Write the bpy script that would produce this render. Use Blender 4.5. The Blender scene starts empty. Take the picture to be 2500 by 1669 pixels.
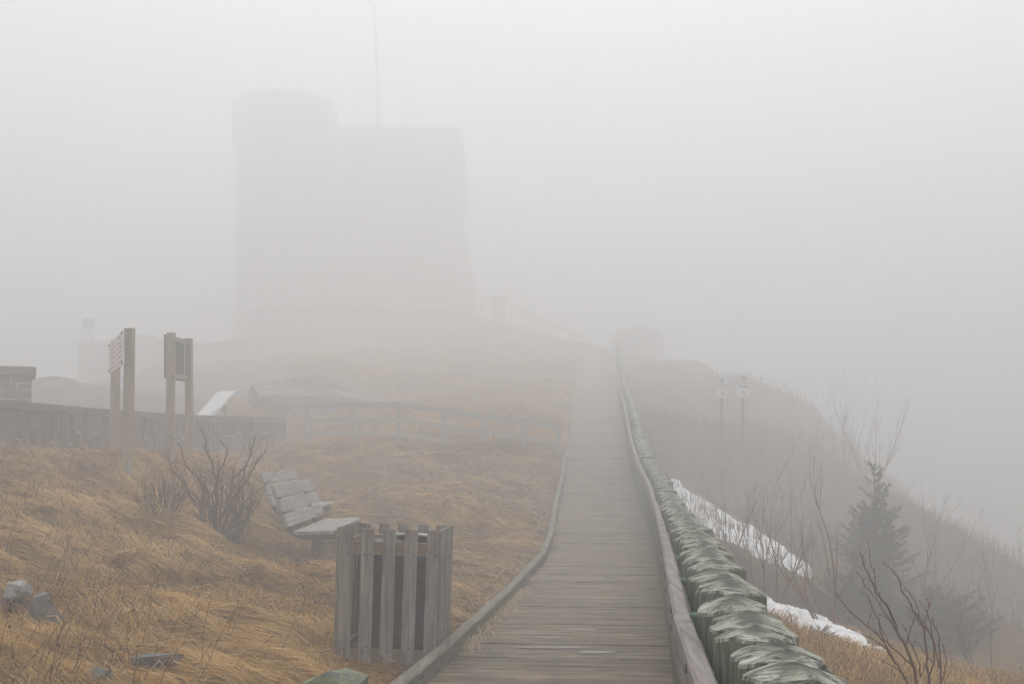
import bpy, bmesh, math, random
import numpy as np
from mathutils import Vector, Matrix, noise

scn = bpy.context.scene
C = scn.collection
R = math.radians
PI = math.pi

# ------------------------------------------------------------------ camera
F = 2430.0; UC = 1250.0; VH = 1090.0; EYE = 1.6
cam = bpy.data.cameras.new('camera')
cam_o = bpy.data.objects.new('camera', cam); C.objects.link(cam_o)
cam.sensor_width = 36.0
cam.lens = 36.0 * F / 2500.0
cam.shift_y = (VH - 834.5) / 2500.0
cam.clip_start = 0.05; cam.clip_end = 2000
cam_o.location = (0, 0, EYE)
cam_o.rotation_euler = (R(90), 0, 0)
scn.camera = cam_o

# ------------------------------------------------------------------ world, sun, exposure
SUN_EL, SUN_AZ = R(60), R(4)          # azimuth clockwise from +Y
w = bpy.data.worlds.new('World'); scn.world = w; w.use_nodes = True
nt = w.node_tree; nt.nodes.clear()
sky = nt.nodes.new('ShaderNodeTexSky'); sky.sky_type = 'NISHITA'; sky.sun_disc = False
sky.sun_elevation = SUN_EL; sky.sun_rotation = SUN_AZ
sky.air_density = 1.0; sky.dust_density = 4.0; sky.ozone_density = 1.0
hsv = nt.nodes.new('ShaderNodeHueSaturation'); hsv.inputs['Saturation'].default_value = 0.55
bg = nt.nodes.new('ShaderNodeBackground'); bg.inputs['Strength'].default_value = 0.15
wo = nt.nodes.new('ShaderNodeOutputWorld')
nt.links.new(sky.outputs[0], hsv.inputs['Color']); nt.links.new(hsv.outputs[0], bg.inputs['Color'])
nt.links.new(bg.outputs[0], wo.inputs['Surface'])
sl = bpy.data.lights.new('sun', 'SUN'); sl.energy = 1.5; sl.angle = R(25); sl.color = (1.0, 0.985, 0.95)
so = bpy.data.objects.new('sun', sl); C.objects.link(so)
sd = Vector((math.sin(SUN_AZ) * math.cos(SUN_EL), math.cos(SUN_AZ) * math.cos(SUN_EL), math.sin(SUN_EL)))
so.rotation_euler = sd.to_track_quat('Z', 'Y').to_euler(); so.location = (0, 0, 60)
scn.view_settings.view_transform = 'Standard'; scn.view_settings.look = 'None'
scn.view_settings.gamma = 1.0; scn.view_settings.use_curve_mapping = False
scn.view_settings.exposure = 1.10
cy = scn.cycles
cy.max_bounces = 8; cy.diffuse_bounces = 3; cy.glossy_bounces = 2; cy.volume_bounces = 3
cy.transmission_bounces = 2; cy.transparent_max_bounces = 4
cy.use_denoising = True; cy.denoiser = 'OPENIMAGEDENOISE'
cy.use_adaptive_sampling = False
cy.denoising_input_passes = 'RGB_ALBEDO_NORMAL'; cy.denoising_prefilter = 'ACCURATE'
cy.caustics_reflective = False; cy.caustics_refractive = False
cy.sample_clamp_indirect = 6.0

HAZE_DENSITY = 0.0335

# ------------------------------------------------------------------ helpers
def P(u, v, d):
    return Vector(((u - UC) / F * d, d, EYE + (VH - v) / F * d))

def vnoise(x, y, seed=0):
    """value noise on numpy arrays, -1..1"""
    x = np.asarray(x, float); y = np.asarray(y, float)
    xi = np.floor(x).astype(np.int64); yi = np.floor(y).astype(np.int64)
    fx = x - xi; fy = y - yi
    fx = fx * fx * (3 - 2 * fx); fy = fy * fy * (3 - 2 * fy)
    def h(a, b):
        n = (a * 374761393 + b * 668265263 + seed * 1442695041) & 0xffffffff
        n = ((n ^ (n >> 13)) * 1274126177) & 0xffffffff
        n = n ^ (n >> 16)
        return (n & 0xffff) / 32767.5 - 1.0
    a = h(xi, yi); b = h(xi + 1, yi); c = h(xi, yi + 1); d = h(xi + 1, yi + 1)
    return (a * (1 - fx) + b * fx) * (1 - fy) + (c * (1 - fx) + d * fx) * fy

def interp(pts, t):
    xs = [p[0] for p in pts]; ys = [p[1] for p in pts]
    return np.interp(t, xs, ys)

class MB:
    def __init__(s): s.v = []; s.f = []; s.m = []
    def add(s, vs, fs, mi=0):
        n = len(s.v); s.v += [tuple(x) for x in vs]
        s.f += [tuple(i + n for i in f) for f in fs]; s.m += [mi] * len(fs)
        return s
    def box(s, c, size, rot=None, mi=0, jit=0.0, rng=random):
        hx, hy, hz = size[0] / 2, size[1] / 2, size[2] / 2
        vs = [Vector((x * hx, y * hy, z * hz)) for x in (-1, 1) for y in (-1, 1) for z in (-1, 1)]
        if jit: vs = [v + Vector((rng.uniform(-jit, jit), rng.uniform(-jit, jit), rng.uniform(-jit, jit))) for v in vs]
        if rot is not None: vs = [rot @ v for v in vs]
        c = Vector(c)
        return s.add([v + c for v in vs], [(0, 1, 3, 2), (4, 6, 7, 5), (0, 4, 5, 1), (2, 3, 7, 6), (0, 2, 6, 4), (1, 5, 7, 3)], mi)
    def cbox(s, c, size, ch=0.006, rot=None, mi=0):
        """box with chamfered edges"""
        bm = bmesh.new(); bmesh.ops.create_cube(bm, size=1)
        for v in bm.verts: v.co = Vector((v.co.x * size[0], v.co.y * size[1], v.co.z * size[2]))
        bmesh.ops.bevel(bm, geom=bm.edges[:], offset=ch, segments=1, affect='EDGES')
        bm.verts.index_update(); c = Vector(c)
        vs = [(rot @ v.co if rot is not None else v.co) + c for v in bm.verts]
        s.add(vs, [tuple(v.index for v in f.verts) for f in bm.faces], mi); bm.free(); return s
    def tube(s, pts, rad, n=6, mi=0, cap=True):
        pts = [Vector(p) for p in pts]
        if not hasattr(rad, '__len__'): rad = [rad] * len(pts)
        vs = []; ref = None
        for i, p in enumerate(pts):
            t = (pts[min(i + 1, len(pts) - 1)] - pts[max(i - 1, 0)])
            if t.length < 1e-9: t = Vector((0, 0, 1))
            t.normalize()
            if ref is None:
                ref = Vector((1, 0, 0)) if abs(t.x) < .9 else Vector((0, 1, 0))
            a = (ref - t * ref.dot(t)); a.normalize(); b = t.cross(a); ref = a
            for k in range(n):
                an = 2 * PI * k / n
                vs.append(p + (a * math.cos(an) + b * math.sin(an)) * rad[i])
        fs = []
        for i in range(len(pts) - 1):
            for k in range(n):
                k2 = (k + 1) % n
                fs.append((i * n + k, i * n + k2, (i + 1) * n + k2, (i + 1) * n + k))
        if cap:
            fs.append(tuple(range(n - 1, -1, -1))); m = (len(pts) - 1) * n
            fs.append(tuple(m + k for k in range(n)))
        return s.add(vs, fs, mi)
    def build(s, name, mats, parent=None, smooth=False):
        me = bpy.data.meshes.new(name); me.from_pydata(s.v, [], s.f)
        if not isinstance(mats, (list, tuple)): mats = [mats]
        for m in mats: me.materials.append(m)
        if len(mats) > 1: me.polygons.foreach_set('material_index', s.m)
        if smooth: me.polygons.foreach_set('use_smooth', [True] * len(me.polygons))
        me.update()
        o = bpy.data.objects.new(name, me); C.objects.link(o)
        if parent is not None: o.parent = parent
        return o

def tag(o, label=None, cat=None, group=None, kind=None):
    if label: o['label'] = label
    if cat: o['category'] = cat
    if group: o['group'] = group
    if kind: o['kind'] = kind
    return o

def empty(name, loc, rot=(0, 0, 0)):
    o = bpy.data.objects.new(name, None); C.objects.link(o); o.location = loc; o.rotation_euler = rot
    o.empty_display_size = .2
    return o

def copy_tree(o, parent=None):
    c = o.copy(); C.objects.link(c)
    if parent is not None: c.parent = parent
    for ch in list(o.children): copy_tree(ch, c)
    return c

# ------------------------------------------------------------------ materials
def newmat(name):
    m = bpy.data.materials.new(name); m.use_nodes = True
    t = m.node_tree; t.nodes.clear()
    out = t.nodes.new('ShaderNodeOutputMaterial'); b = t.nodes.new('ShaderNodeBsdfPrincipled')
    t.links.new(b.outputs[0], out.inputs[0]); b.inputs['Roughness'].default_value = .85
    b.inputs['Specular IOR Level'].default_value = 0.25
    return m, t, b

def N(t, typ, **kw):
    n = t.nodes.new(typ)
    for k, v in kw.items():
        if k.startswith('i_'): n.inputs[k[2:]].default_value = v
        else: setattr(n, k, v)
    return n

def ramp(t, fac, stops):
    r = t.nodes.new('ShaderNodeValToRGB'); e = r.color_ramp.elements
    e[0].position, e[0].color = stops[0][0], (*stops[0][1], 1)
    e[1].position, e[1].color = stops[-1][0], (*stops[-1][1], 1)
    for p, c in stops[1:-1]:
        k = e.new(p); k.color = (*c, 1)
    t.links.new(fac, r.inputs[0]); return r.outputs[0]

def mapping(t, scale, coord='Object', rnd=True):
    tc = t.nodes.new('ShaderNodeTexCoord'); mp = t.nodes.new('ShaderNodeMapping')
    mp.inputs['Scale'].default_value = scale
    src = tc.outputs[coord]
    if rnd:
        oi = t.nodes.new('ShaderNodeObjectInfo'); ml = N(t, 'ShaderNodeMath', operation='MULTIPLY'); ml.inputs[1].default_value = 37.0
        t.links.new(oi.outputs['Random'], ml.inputs[0])
        va = N(t, 'ShaderNodeVectorMath', operation='ADD'); cx = t.nodes.new('ShaderNodeCombineXYZ')
        for k in range(3): t.links.new(ml.outputs[0], cx.inputs[k])
        t.links.new(src, va.inputs[0]); t.links.new(cx.outputs[0], va.inputs[1]); src = va.outputs[0]
    t.links.new(src, mp.inputs[0]); return mp.outputs[0]

def tex_noise(t, vec, scale, detail=4, rough=.6, dist=0.0):
    n = N(t, 'ShaderNodeTexNoise'); n.inputs['Scale'].default_value = scale; n.inputs['Detail'].default_value = detail
    n.inputs['Roughness'].default_value = rough; n.inputs['Distortion'].default_value = dist
    t.links.new(vec, n.inputs['Vector']); return n.outputs['Fac']

def mixc(t, fac, a, b, mode='MIX'):
    m = N(t, 'ShaderNodeMix', data_type='RGBA', blend_type=mode)
    for s, x in ((m.inputs[0], fac), (m.inputs[6], a), (m.inputs[7], b)):
        if isinstance(x, (int, float)): s.default_value = x
        elif isinstance(x, tuple): s.default_value = (*x, 1)
        else: t.links.new(x, s)
    return m.outputs[2]

def bump(t, b, h, strength=.5, dist=.01):
    n = N(t, 'ShaderNodeBump'); n.inputs['Strength'].default_value = strength; n.inputs['Distance'].default_value = dist
    t.links.new(h, n.inputs['Height']); t.links.new(n.outputs[0], b.inputs['Normal'])

def wood(name, c_dark, c_mid, c_light, axis='z', fine=1.0, blotch=None, bl_thr=(.5, .7), rough=.85, bmp=.6, attr=False, uvattr=None):
    m, t, b = newmat(name)
    k = {'x': (2.2, 45, 45), 'y': (45, 2.2, 45), 'z': (45, 45, 2.2)}[axis]
    vec = mapping(t, tuple(x * fine for x in k))
    g = tex_noise(t, vec, 1.0, 5, .7, .4)
    col = ramp(t, g, [(.28, c_dark), (.5, c_mid), (.72, c_light)])
    vec2 = mapping(t, (1, 1, 1) if axis != 'z' else (3, 3, 1.2))
    p = tex_noise(t, vec2, 2.2, 4, .6)
    col = mixc(t, ramp(t, p, [(.35, (0.0,) * 3), (.65, (.45,) * 3)]), col, mixc(t, .7, col, c_dark))
    if blotch:
        q = tex_noise(t, vec2, 3.7, 6, .7)
        col = mixc(t, ramp(t, q, [(bl_thr[0], (0,) * 3), (bl_thr[1], (.8,) * 3)]), col, blotch)
    if attr:
        a = N(t, 'ShaderNodeAttribute', attribute_name='tint')
        col = mixc(t, 1.0, col, ramp(t, a.outputs['Fac'], [(0, (.5, .5, .48)), (1, (1.3, 1.25, 1.2))]), 'MULTIPLY')
    t.links.new(col, b.inputs['Base Color']); b.inputs['Roughness'].default_value = rough
    bump(t, b, g, bmp, .006)
    return m

M = {}
M['post_side'] = wood('log_side', (.03, .034, .021), (.15, .162, .11), (.29, .295, .22), 'z', .8, (.10, .15, .09), (.5, .66))
M['rail'] = wood('rail_wood', (.10, .085, .078), (.26, .232, .22), (.38, .35, .335), 'y', .6, (.16, .135, .13), (.55, .62))
M['board_green'] = wood('green_board', (.033, .04, .022), (.125, .14, .085), (.22, .225, .155), 'z', .9, (.09, .14, .07), (.45, .66))
M['deck'] = wood('deck_wood', (.04, .028, .017), (.19, .143, .092), (.36, .28, .185), 'x', .7, (.065, .065, .04), (.50, .64), rough=.6, attr=True)
M['kerb'] = wood('kerb_wood', (.085, .078, .058), (.20, .182, .145), (.31, .29, .24), 'y', .7, (.15, .15, .10), (.52, .7))
M['slat'] = wood('slat_wood', (.11, .09, .075), (.29, .252, .22), (.44, .40, .355), 'z', .9, (.17, .145, .12), (.5, .75), bmp=.35)
M['slat_rail'] = wood('fresh_rail_wood', (.16, .115, .07), (.25, .185, .12), (.32, .25, .17), 'x', .8)
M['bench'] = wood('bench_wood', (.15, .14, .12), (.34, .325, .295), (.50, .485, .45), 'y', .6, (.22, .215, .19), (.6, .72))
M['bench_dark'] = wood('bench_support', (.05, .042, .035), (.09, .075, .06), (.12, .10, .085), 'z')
M['sign_post'] = wood('sign_post_wood', (.24, .19, .14), (.36, .30, .235), (.46, .40, .32), 'z', .7, bmp=.2)
M['fence_wood'] = wood('fence_wood', (.30, .29, .27), (.40, .385, .36), (.48, .46, .44), 'x', .7)

def cap_mat():
    m, t, b = newmat('log_cap')
    tc = t.nodes.new('ShaderNodeTexCoord')
    vec = mapping(t, (10, 120, 10))
    g = tex_noise(t, vec, 1.0, 6, .8, .1)
    vec2 = mapping(t, (1, 1, 1))
    p = tex_noise(t, mapping(t, (1, 2.2, 1)), 11, 6, .75)
    col = ramp(t, g, [(.34, (.075, .08, .062)), (.48, (.30, .31, .25)), (.64, (.66, .67, .58))])
    col = mixc(t, ramp(t, p, [(.47, (0,) * 3), (.58, (.85,) * 3)]), col, (.06, .056, .048))
    sp = t.nodes.new('ShaderNodeSeparateXYZ'); t.links.new(tc.outputs['Object'], sp.inputs[0]); cb = t.nodes.new('ShaderNodeCombineXYZ')
    t.links.new(sp.outputs[0], cb.inputs[0]); t.links.new(sp.outputs[1], cb.inputs[1])
    ln = N(t, 'ShaderNodeVectorMath', operation='LENGTH'); t.links.new(cb.outputs[0], ln.inputs[0])
    ad = N(t, 'ShaderNodeMath', operation='MULTIPLY_ADD'); ad.inputs[1].default_value = .16; t.links.new(p, ad.inputs[0]); t.links.new(ln.outputs['Value'], ad.inputs[2])
    col = mixc(t, ramp(t, ad.outputs[0], [(.105, (.8,) * 3), (.15, (0,) * 3)]), col, (.075, .07, .06))
    # lichen specks
    l = tex_noise(t, vec2, 60, 3, .5); l2 = tex_noise(t, vec2, 5, 3, .5)
    mk = N(t, 'ShaderNodeMath', operation='MULTIPLY'); t.links.new(ramp(t, l, [(.56, (0,) * 3), (.60, (1,) * 3)]), mk.inputs[0])
    t.links.new(ramp(t, l2, [(.60, (0,) * 3), (.66, (1,) * 3)]), mk.inputs[1])
    col = mixc(t, mk.outputs[0], col, (.36, .45, .30))
    t.links.new(col, b.inputs['Base Color']); b.inputs['Roughness'].default_value = 1.0; b.inputs['Specular IOR Level'].default_value = .05
    bump(t, b, g, .5, .003); return m
M['cap'] = cap_mat()

def plain(name, col, rough=.8, var=.25, scale=8, metal=0.0, bmp=.2):
    m, t, b = newmat(name); vec = mapping(t, (1, 1, 1))
    n = tex_noise(t, vec, scale, 5, .6)
    lo = tuple(c * (1 - var) for c in col); hi = tuple(min(1, c * (1 + var)) for c in col)
    t.links.new(ramp(t, n, [(.3, lo), (.7, hi)]), b.inputs['Base Color'])
    b.inputs['Roughness'].default_value = rough; b.inputs['Metallic'].default_value = metal
    if bmp: bump(t, b, n, bmp, .01)
    return m
M['pipe'] = plain('green_pipe', (.16, .30, .22), .45, .3, 20)
M['dark_hole'] = plain('bolt_recess', (.02, .018, .016), .6)
M['bolt'] = plain('bolt_steel', (.10, .09, .085), .5, metal=.6)
M['nail'] = plain('nail_head', (.05, .04, .035), .6)
M['board_white'] = plain('white_board', (.72, .73, .72), .5, .06, 4, bmp=0)
M['pale_paint'] = plain('pale_paint', (.45, .45, .44), .5, .1, bmp=0)
M['red_print'] = plain('red_print', (.62, .40, .38), .6, .1, bmp=0)
M['grey_print'] = plain('grey_print', (.16, .17, .16), .6, .1, bmp=0)
M['panel_back'] = plain('panel_back', (.10, .115, .11), .55, .15, 3, bmp=0)
M['metal_grey'] = plain('metal_grey', (.22, .22, .22), .5, .2, 5, .3)
M['lid'] = plain('bin_lid', (.62, .64, .62), .5, .25, 30)
M['rust'] = plain('chain_rust', (.20, .075, .035), .8, .4, 60)
M['blue_print'] = plain('blue_print', (.36, .45, .50), .5, .05, bmp=0)
M['stem'] = plain('bare_stem', (.095, .062, .045), .8, .35, 12)
M['stem_red'] = plain('reddish_stem', (.17, .09, .055), .75, .3, 14)
M['stem_grey'] = plain('grey_stem', (.13, .095, .078), .8, .3, 9)
M['brush'] = plain('brush_twigs', (.21, .165, .135), .9, .3, 5)
M['weed'] = plain('dry_weed', (.15, .095, .055), .85, .4, 9)
M['needles'] = plain('spruce_needles', (.105, .12, .09), .8, .45, 6)
M['juniper'] = plain('juniper_needles', (.07, .06, .045), .85, .4, 8)

def bag_mat():
    m, t, b = newmat('bin_liner'); vec = mapping(t, (1, 1, 3)); n = tex_noise(t, vec, 5, 6, .65, 1.0)
    t.links.new(ramp(t, n, [(.35, (.035, .026, .022)), (.6, (.07, .055, .048)), (.75, (.12, .105, .10))]), b.inputs['Base Color'])
    b.inputs['Roughness'].default_value = .45; bump(t, b, n, .8, .03); return m
M['bag'] = bag_mat()
M['bin_rim'] = plain('bin_rim', (.045, .06, .052), .4, .3, 12)

def rock_mat(name, c1, c2, moss=None, moss_thr=(.52, .62), sc=3.0):
    m, t, b = newmat(name); vec = mapping(t, (1, 1, 1))
    n = tex_noise(t, vec, sc, 8, .65, .3); n2 = tex_noise(t, vec, sc * 9, 5, .6)
    col = ramp(t, n, [(.3, c1), (.7, c2)])
    col = mixc(t, .35, col, ramp(t, n2, [(.35, c1), (.65, c2)]))
    if moss:
        l = tex_noise(t, vec, sc * 4, 6, .7)
        col = mixc(t, ramp(t, l, [(moss_thr[0], (0,) * 3), (moss_thr[1], (.85,) * 3)]), col, moss)
    t.links.new(col, b.inputs['Base Color']); bump(t, b, n2, .5, .02); return m
M['rock_grey'] = rock_mat('grey_rock', (.09, .086, .078), (.27, .262, .245))
M['rock_white'] = rock_mat('pale_rock', (.17, .175, .165), (.48, .49, .46))
M['rock_brown'] = rock_mat('brown_rock', (.07, .035, .025), (.15, .085, .06))
M['terrace'] = rock_mat('terrace_rock', (.05, .042, .036), (.12, .10, .088), sc=1.0)
M['rock_slab'] = rock_mat('slab_rock', (.085, .088, .082), (.19, .195, .185), (.27, .28, .20), (.6, .68), 4)
M['rock_moss'] = rock_mat('mossy_rock', (.09, .10, .095), (.21, .22, .205), (.24, .26, .13), (.45, .56), 5)
M['rock_far'] = rock_mat('outcrop_rock', (.22, .20, .18), (.34, .31, .28), sc=1.2)

def stone_mat(name, cols, rough=.9):
    m, t, b = newmat(name); vec = mapping(t, (1, 1, 1))
    a = N(t, 'ShaderNodeAttribute', attribute_name='tint')
    n = tex_noise(t, vec, 14, 6, .7)
    st = [(i / (len(cols) - 1), c) for i, c in enumerate(cols)]
    col = ramp(t, a.outputs['Fac'], st)
    col = mixc(t, ramp(t, n, [(.35, (0,) * 3), (.65, (.5,) * 3)]), col, (.10, .09, .085))
    t.links.new(col, b.inputs['Base Color']); bump(t, b, n, .5, .02); return m
M['wall_stone'] = stone_mat('wall_stone', [(.035, .022, .02), (.12, .075, .066), (.20, .15, .135), (.06, .05, .045), (.25, .20, .18)])
M['pillar_stone'] = stone_mat('pillar_stone', [(.10, .09, .085), (.16, .145, .135), (.13, .125, .12)])
M['mortar'] = plain('mortar', (.55, .52, .47), .95, .2, 12)
M['coping'] = plain('coping_concrete', (.13, .12, .105), .95, .25, 25)

def tower_mat():
    m, t, b = newmat('tower_stone'); tc = t.nodes.new('ShaderNodeTexCoord')
    br = t.nodes.new('ShaderNodeTexBrick'); br.inputs['Scale'].default_value = 1.0
    br.inputs['Brick Width'].default_value = .9; br.inputs['Row Height'].default_value = .38; br.inputs['Mortar Size'].default_value = .02
    br.inputs['Color1'].default_value = (.25, .215, .19, 1); br.inputs['Color2'].default_value = (.34, .30, .27, 1); br.inputs['Mortar'].default_value = (.34, .32, .30, 1)
    sx = t.nodes.new('ShaderNodeSeparateXYZ'); cx = t.nodes.new('ShaderNodeCombineXYZ'); ad = N(t, 'ShaderNodeMath', operation='ADD')
    t.links.new(tc.outputs['Object'], sx.inputs[0]); t.links.new(sx.outputs[0], ad.inputs[0]); t.links.new(sx.outputs[1], ad.inputs[1])
    t.links.new(ad.outputs[0], cx.inputs[0]); t.links.new(sx.outputs[2], cx.inputs[1]); t.links.new(cx.outputs[0], br.inputs['Vector'])
    t.links.new(br.outputs[0], b.inputs['Base Color']); return m
M['tower'] = tower_mat()

def ground_mat():
    m, t, b = newmat('ground_turf'); vec = mapping(t, (1, 1, 1), rnd=False)
    n = tex_noise(t, vec, .9, 6, .6); n2 = tex_noise(t, vec, 22, 6, .75); big = tex_noise(t, vec, .16, 4, .55)
    col = ramp(t, n2, [(.3, (.05, .028, .01)), (.5, (.17, .095, .032)), (.7, (.33, .20, .075))])
    # right side: scrub covered, browner
    geo = t.nodes.new('ShaderNodeNewGeometry'); sx = t.nodes.new('ShaderNodeSeparateXYZ'); t.links.new(geo.outputs['Position'], sx.inputs[0])
    ml = N(t, 'ShaderNodeMath', operation='MULTIPLY_ADD'); ml.inputs[1].default_value = -.115; t.links.new(sx.outputs[1], ml.inputs[0]); t.links.new(sx.outputs[0], ml.inputs[2])
    mr = N(t, 'ShaderNodeMapRange'); mr.inputs[1].default_value = .8; mr.inputs[2].default_value = 2.4; t.links.new(ml.outputs[0], mr.inputs[0])
    my = N(t, 'ShaderNodeMapRange'); my.inputs[1].default_value = 10; my.inputs[2].default_value = 13; t.links.new(sx.outputs[1], my.inputs[0])
    mm = N(t, 'ShaderNodeMath', operation='MULTIPLY'); t.links.new(mr.outputs[0], mm.inputs[0]); t.links.new(my.outputs[0], mm.inputs[1])
    scrub = ramp(t, n2, [(.3, (.07, .055, .042)), (.7, (.18, .135, .10))])
    patch = ramp(t, n, [(.45, (.35,) * 3), (.62, (1.,) * 3)])
    f = N(t, 'ShaderNodeMath', operation='MULTIPLY'); t.links.new(mm.outputs[0], f.inputs[0]); t.links.new(patch, f.inputs[1])
    col = mixc(t, f.outputs[0], col, scrub)
    # bare rock and heath on the upper slope
    mz = N(t, 'ShaderNodeMapRange'); mz.inputs[1].default_value = 6.6; mz.inputs[2].default_value = 9.0; t.links.new(sx.outputs[2], mz.inputs[0])
    col = mixc(t, mz.outputs[0], col, ramp(t, n, [(.35, (.11, .10, .09)), (.65, (.19, .15, .115))]))
    ma = N(t, 'ShaderNodeMath', operation='MULTIPLY_ADD'); ma.inputs[1].default_value = -1.0; t.links.new(sx.outputs[0], ma.inputs[0]); t.links.new(n, ma.inputs[2])
    mx = N(t, 'ShaderNodeMapRange'); mx.inputs[1].default_value = 8.6; mx.inputs[2].default_value = 10.2; t.links.new(ma.outputs[0], mx.inputs[0])
    col = mixc(t, mx.outputs[0], col, ramp(t, n2, [(.35, (.11, .10, .09)), (.65, (.20, .175, .15))]))
    t.links.new(col, b.inputs['Base Color']); b.inputs['Roughness'].default_value = 1.0; b.inputs['Specular IOR Level'].default_value = .05
    bump(t, b, n2, .6, .03); return m
M['ground'] = ground_mat()

def grass_mat(name, stops):
    m, t, b = newmat(name)
    a = N(t, 'ShaderNodeAttribute', attribute_name='tint')
    col = ramp(t, a.outputs['Fac'], stops)
    t.links.new(col, b.inputs['Base Color']); b.inputs['Roughness'].default_value = .75; b.inputs['Specular IOR Level'].default_value = .15
    return m
M['grass'] = grass_mat('dry_grass', [(0, (.05, .023, .006)), (.3, (.24, .128, .034)), (.65, (.50, .29, .088)), (1, (.74, .50, .23))])
M['straw'] = grass_mat('straw', [(0, (.30, .21, .13)), (1, (.66, .53, .37))])

def snow_mat():
    m, t, b = newmat('snow'); vec = mapping(t, (1, 1, 1)); n = tex_noise(t, vec, 9, 6, .6); n2 = tex_noise(t, vec, 2.0, 3, .5)
    t.links.new(ramp(t, n, [(.3, (.60, .60, .59)), (.55, (.86, .86, .86))]), b.inputs['Base Color'])
    b.inputs['Roughness'].default_value = .6; bump(t, b, n2, .5, .08); return m
M['snow'] = snow_mat()

# ------------------------------------------------------------------ deck / palisade lines (functions of y)
RX = [(-3, 0.05), (0, 0.3), (2.7, 0.58), (4.2, 0.745), (6.77, 1.09), (8.75, 1.36), (11.3, 1.7), (14.0, 2.05), (14.9, 2.14), (16.5, 2.32), (19.8, 2.56), (23.1, 2.8), (25.6, 3.0), (31.5, 3.591), (38.5, 4.19), (53.22, 5.608), (73.24, 7.593), (80.75, 8.385)]
LX = [(-3, -2.2), (0, -1.75), (4, -1.1), (6.77, -0.613), (8.75, -0.338), (11.3, 0.0), (14.75, 0.467), (16.5, 0.645), (19.8, 0.872), (23.1, 1.179), (25.2, 1.338), (31.5, 1.89), (38.5, 2.321), (53.22, 3.44), (73.24, 5.008), (80.75, 5.746)]
DZ = [(-5, 0), (6.8, 0), (11.3, -0.09), (14.75, -0.07), (16.5, 0.06), (19.8, 0.36), (23.1, 0.83), (25.6, 1.36), (31.5, 2.083), (38.5, 2.993), (53.22, 5.235), (73.24, 8.626), (100.77, 9.662)]
rx = lambda y: interp(RX, y)
lx = lambda y: interp(LX, y)
dz = lambda y: interp(DZ, y)

# ------------------------------------------------------------------ terrain
ctl = []
for u, v, d in [
    (0, 1669, 5.2), (400, 1669, 5.9), (800, 1669, 6.5), (960, 1640, 6.9), (0, 1560, 6.4),
    (0, 1450, 8), (0, 1300, 10.5), (0, 1200, 13), (0, 1110, 17.3), (300, 1560, 7), (300, 1450, 8.7), (300, 1300, 11.3),
    (303, 1150, 15.5), (274, 1128, 17), (530, 1300, 12.5), (500, 1400, 10), (500, 1500, 8), (650, 1500, 7.9), (700, 1400, 10.8),
    (757, 1369, 13.2), (900, 1400, 12), (850, 1622, 7.4), (1060, 1622, 7.4), (860, 1570, 8.1), (800, 1625, 7.3), (1150, 1350, 14.9), (1300, 1250, 19), (1000, 1250, 18),
    (690, 1300, 15.5), (760, 1190, 21), (415, 1132, 17), (460, 1116, 18.5), (600, 1150, 18.5), (650, 1100, 27), (900, 1085, 27),
    (1100, 1100, 26), (1340, 1112, 25), (96, 1112, 18.6), (274, 1118, 22), (408, 1111, 25), (542, 1100, 28), (680, 1088, 32.38),
    (1000, 1000, 35), (1200, 950, 45.72), (1000, 900, 58.23), (1340, 900, 58.23), (1380, 853, 73.24), (1200, 800, 80.75), (1130, 760, 93.26), (900, 760, 90.76),
    (650, 835, 80.75), (570, 850, 75.75), (750, 900, 53.22), (620, 990, 36.75), (200, 960, 50.72), (100, 935, 36.75), (400, 900, 55.73),
    (2000, 1600, 10), (2185, 1612, 10.6), (1845, 1462, 14), (1900, 1475, 13.5), (2000, 1512, 12.7), (2100, 1562, 11.7), (2200, 1645, 9.9), (1930, 1545, 11.6), (2040, 1582, 10.9), (2130, 1570, 17.5), (1950, 1480, 17), (2500, 1669, 9.5), (2350, 1640, 10),
    (1640, 1190, 27), (1750, 1250, 23), (1850, 1330, 20), (1975, 1400, 17.5), (1750, 1400, 14), (1660, 1285, 19),
    (1763, 1065, 33.25), (1900, 1150, 31.5), (2000, 1250, 28), (2200, 1400, 24), (2400, 1520, 17), (2300, 1450, 21),
    (2500, 1400, 28), (2300, 1300, 35), (2120, 1190, 38.5), (2010, 1060, 45.72), (1930, 965, 55.73), (1700, 885, 65.73), (1565, 872, 80.75),
    (1560, 1010, 35), (1600, 950, 45.72)]:
    p = P(u, v, d); ctl.append((p.x, p.y, p.z))
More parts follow.
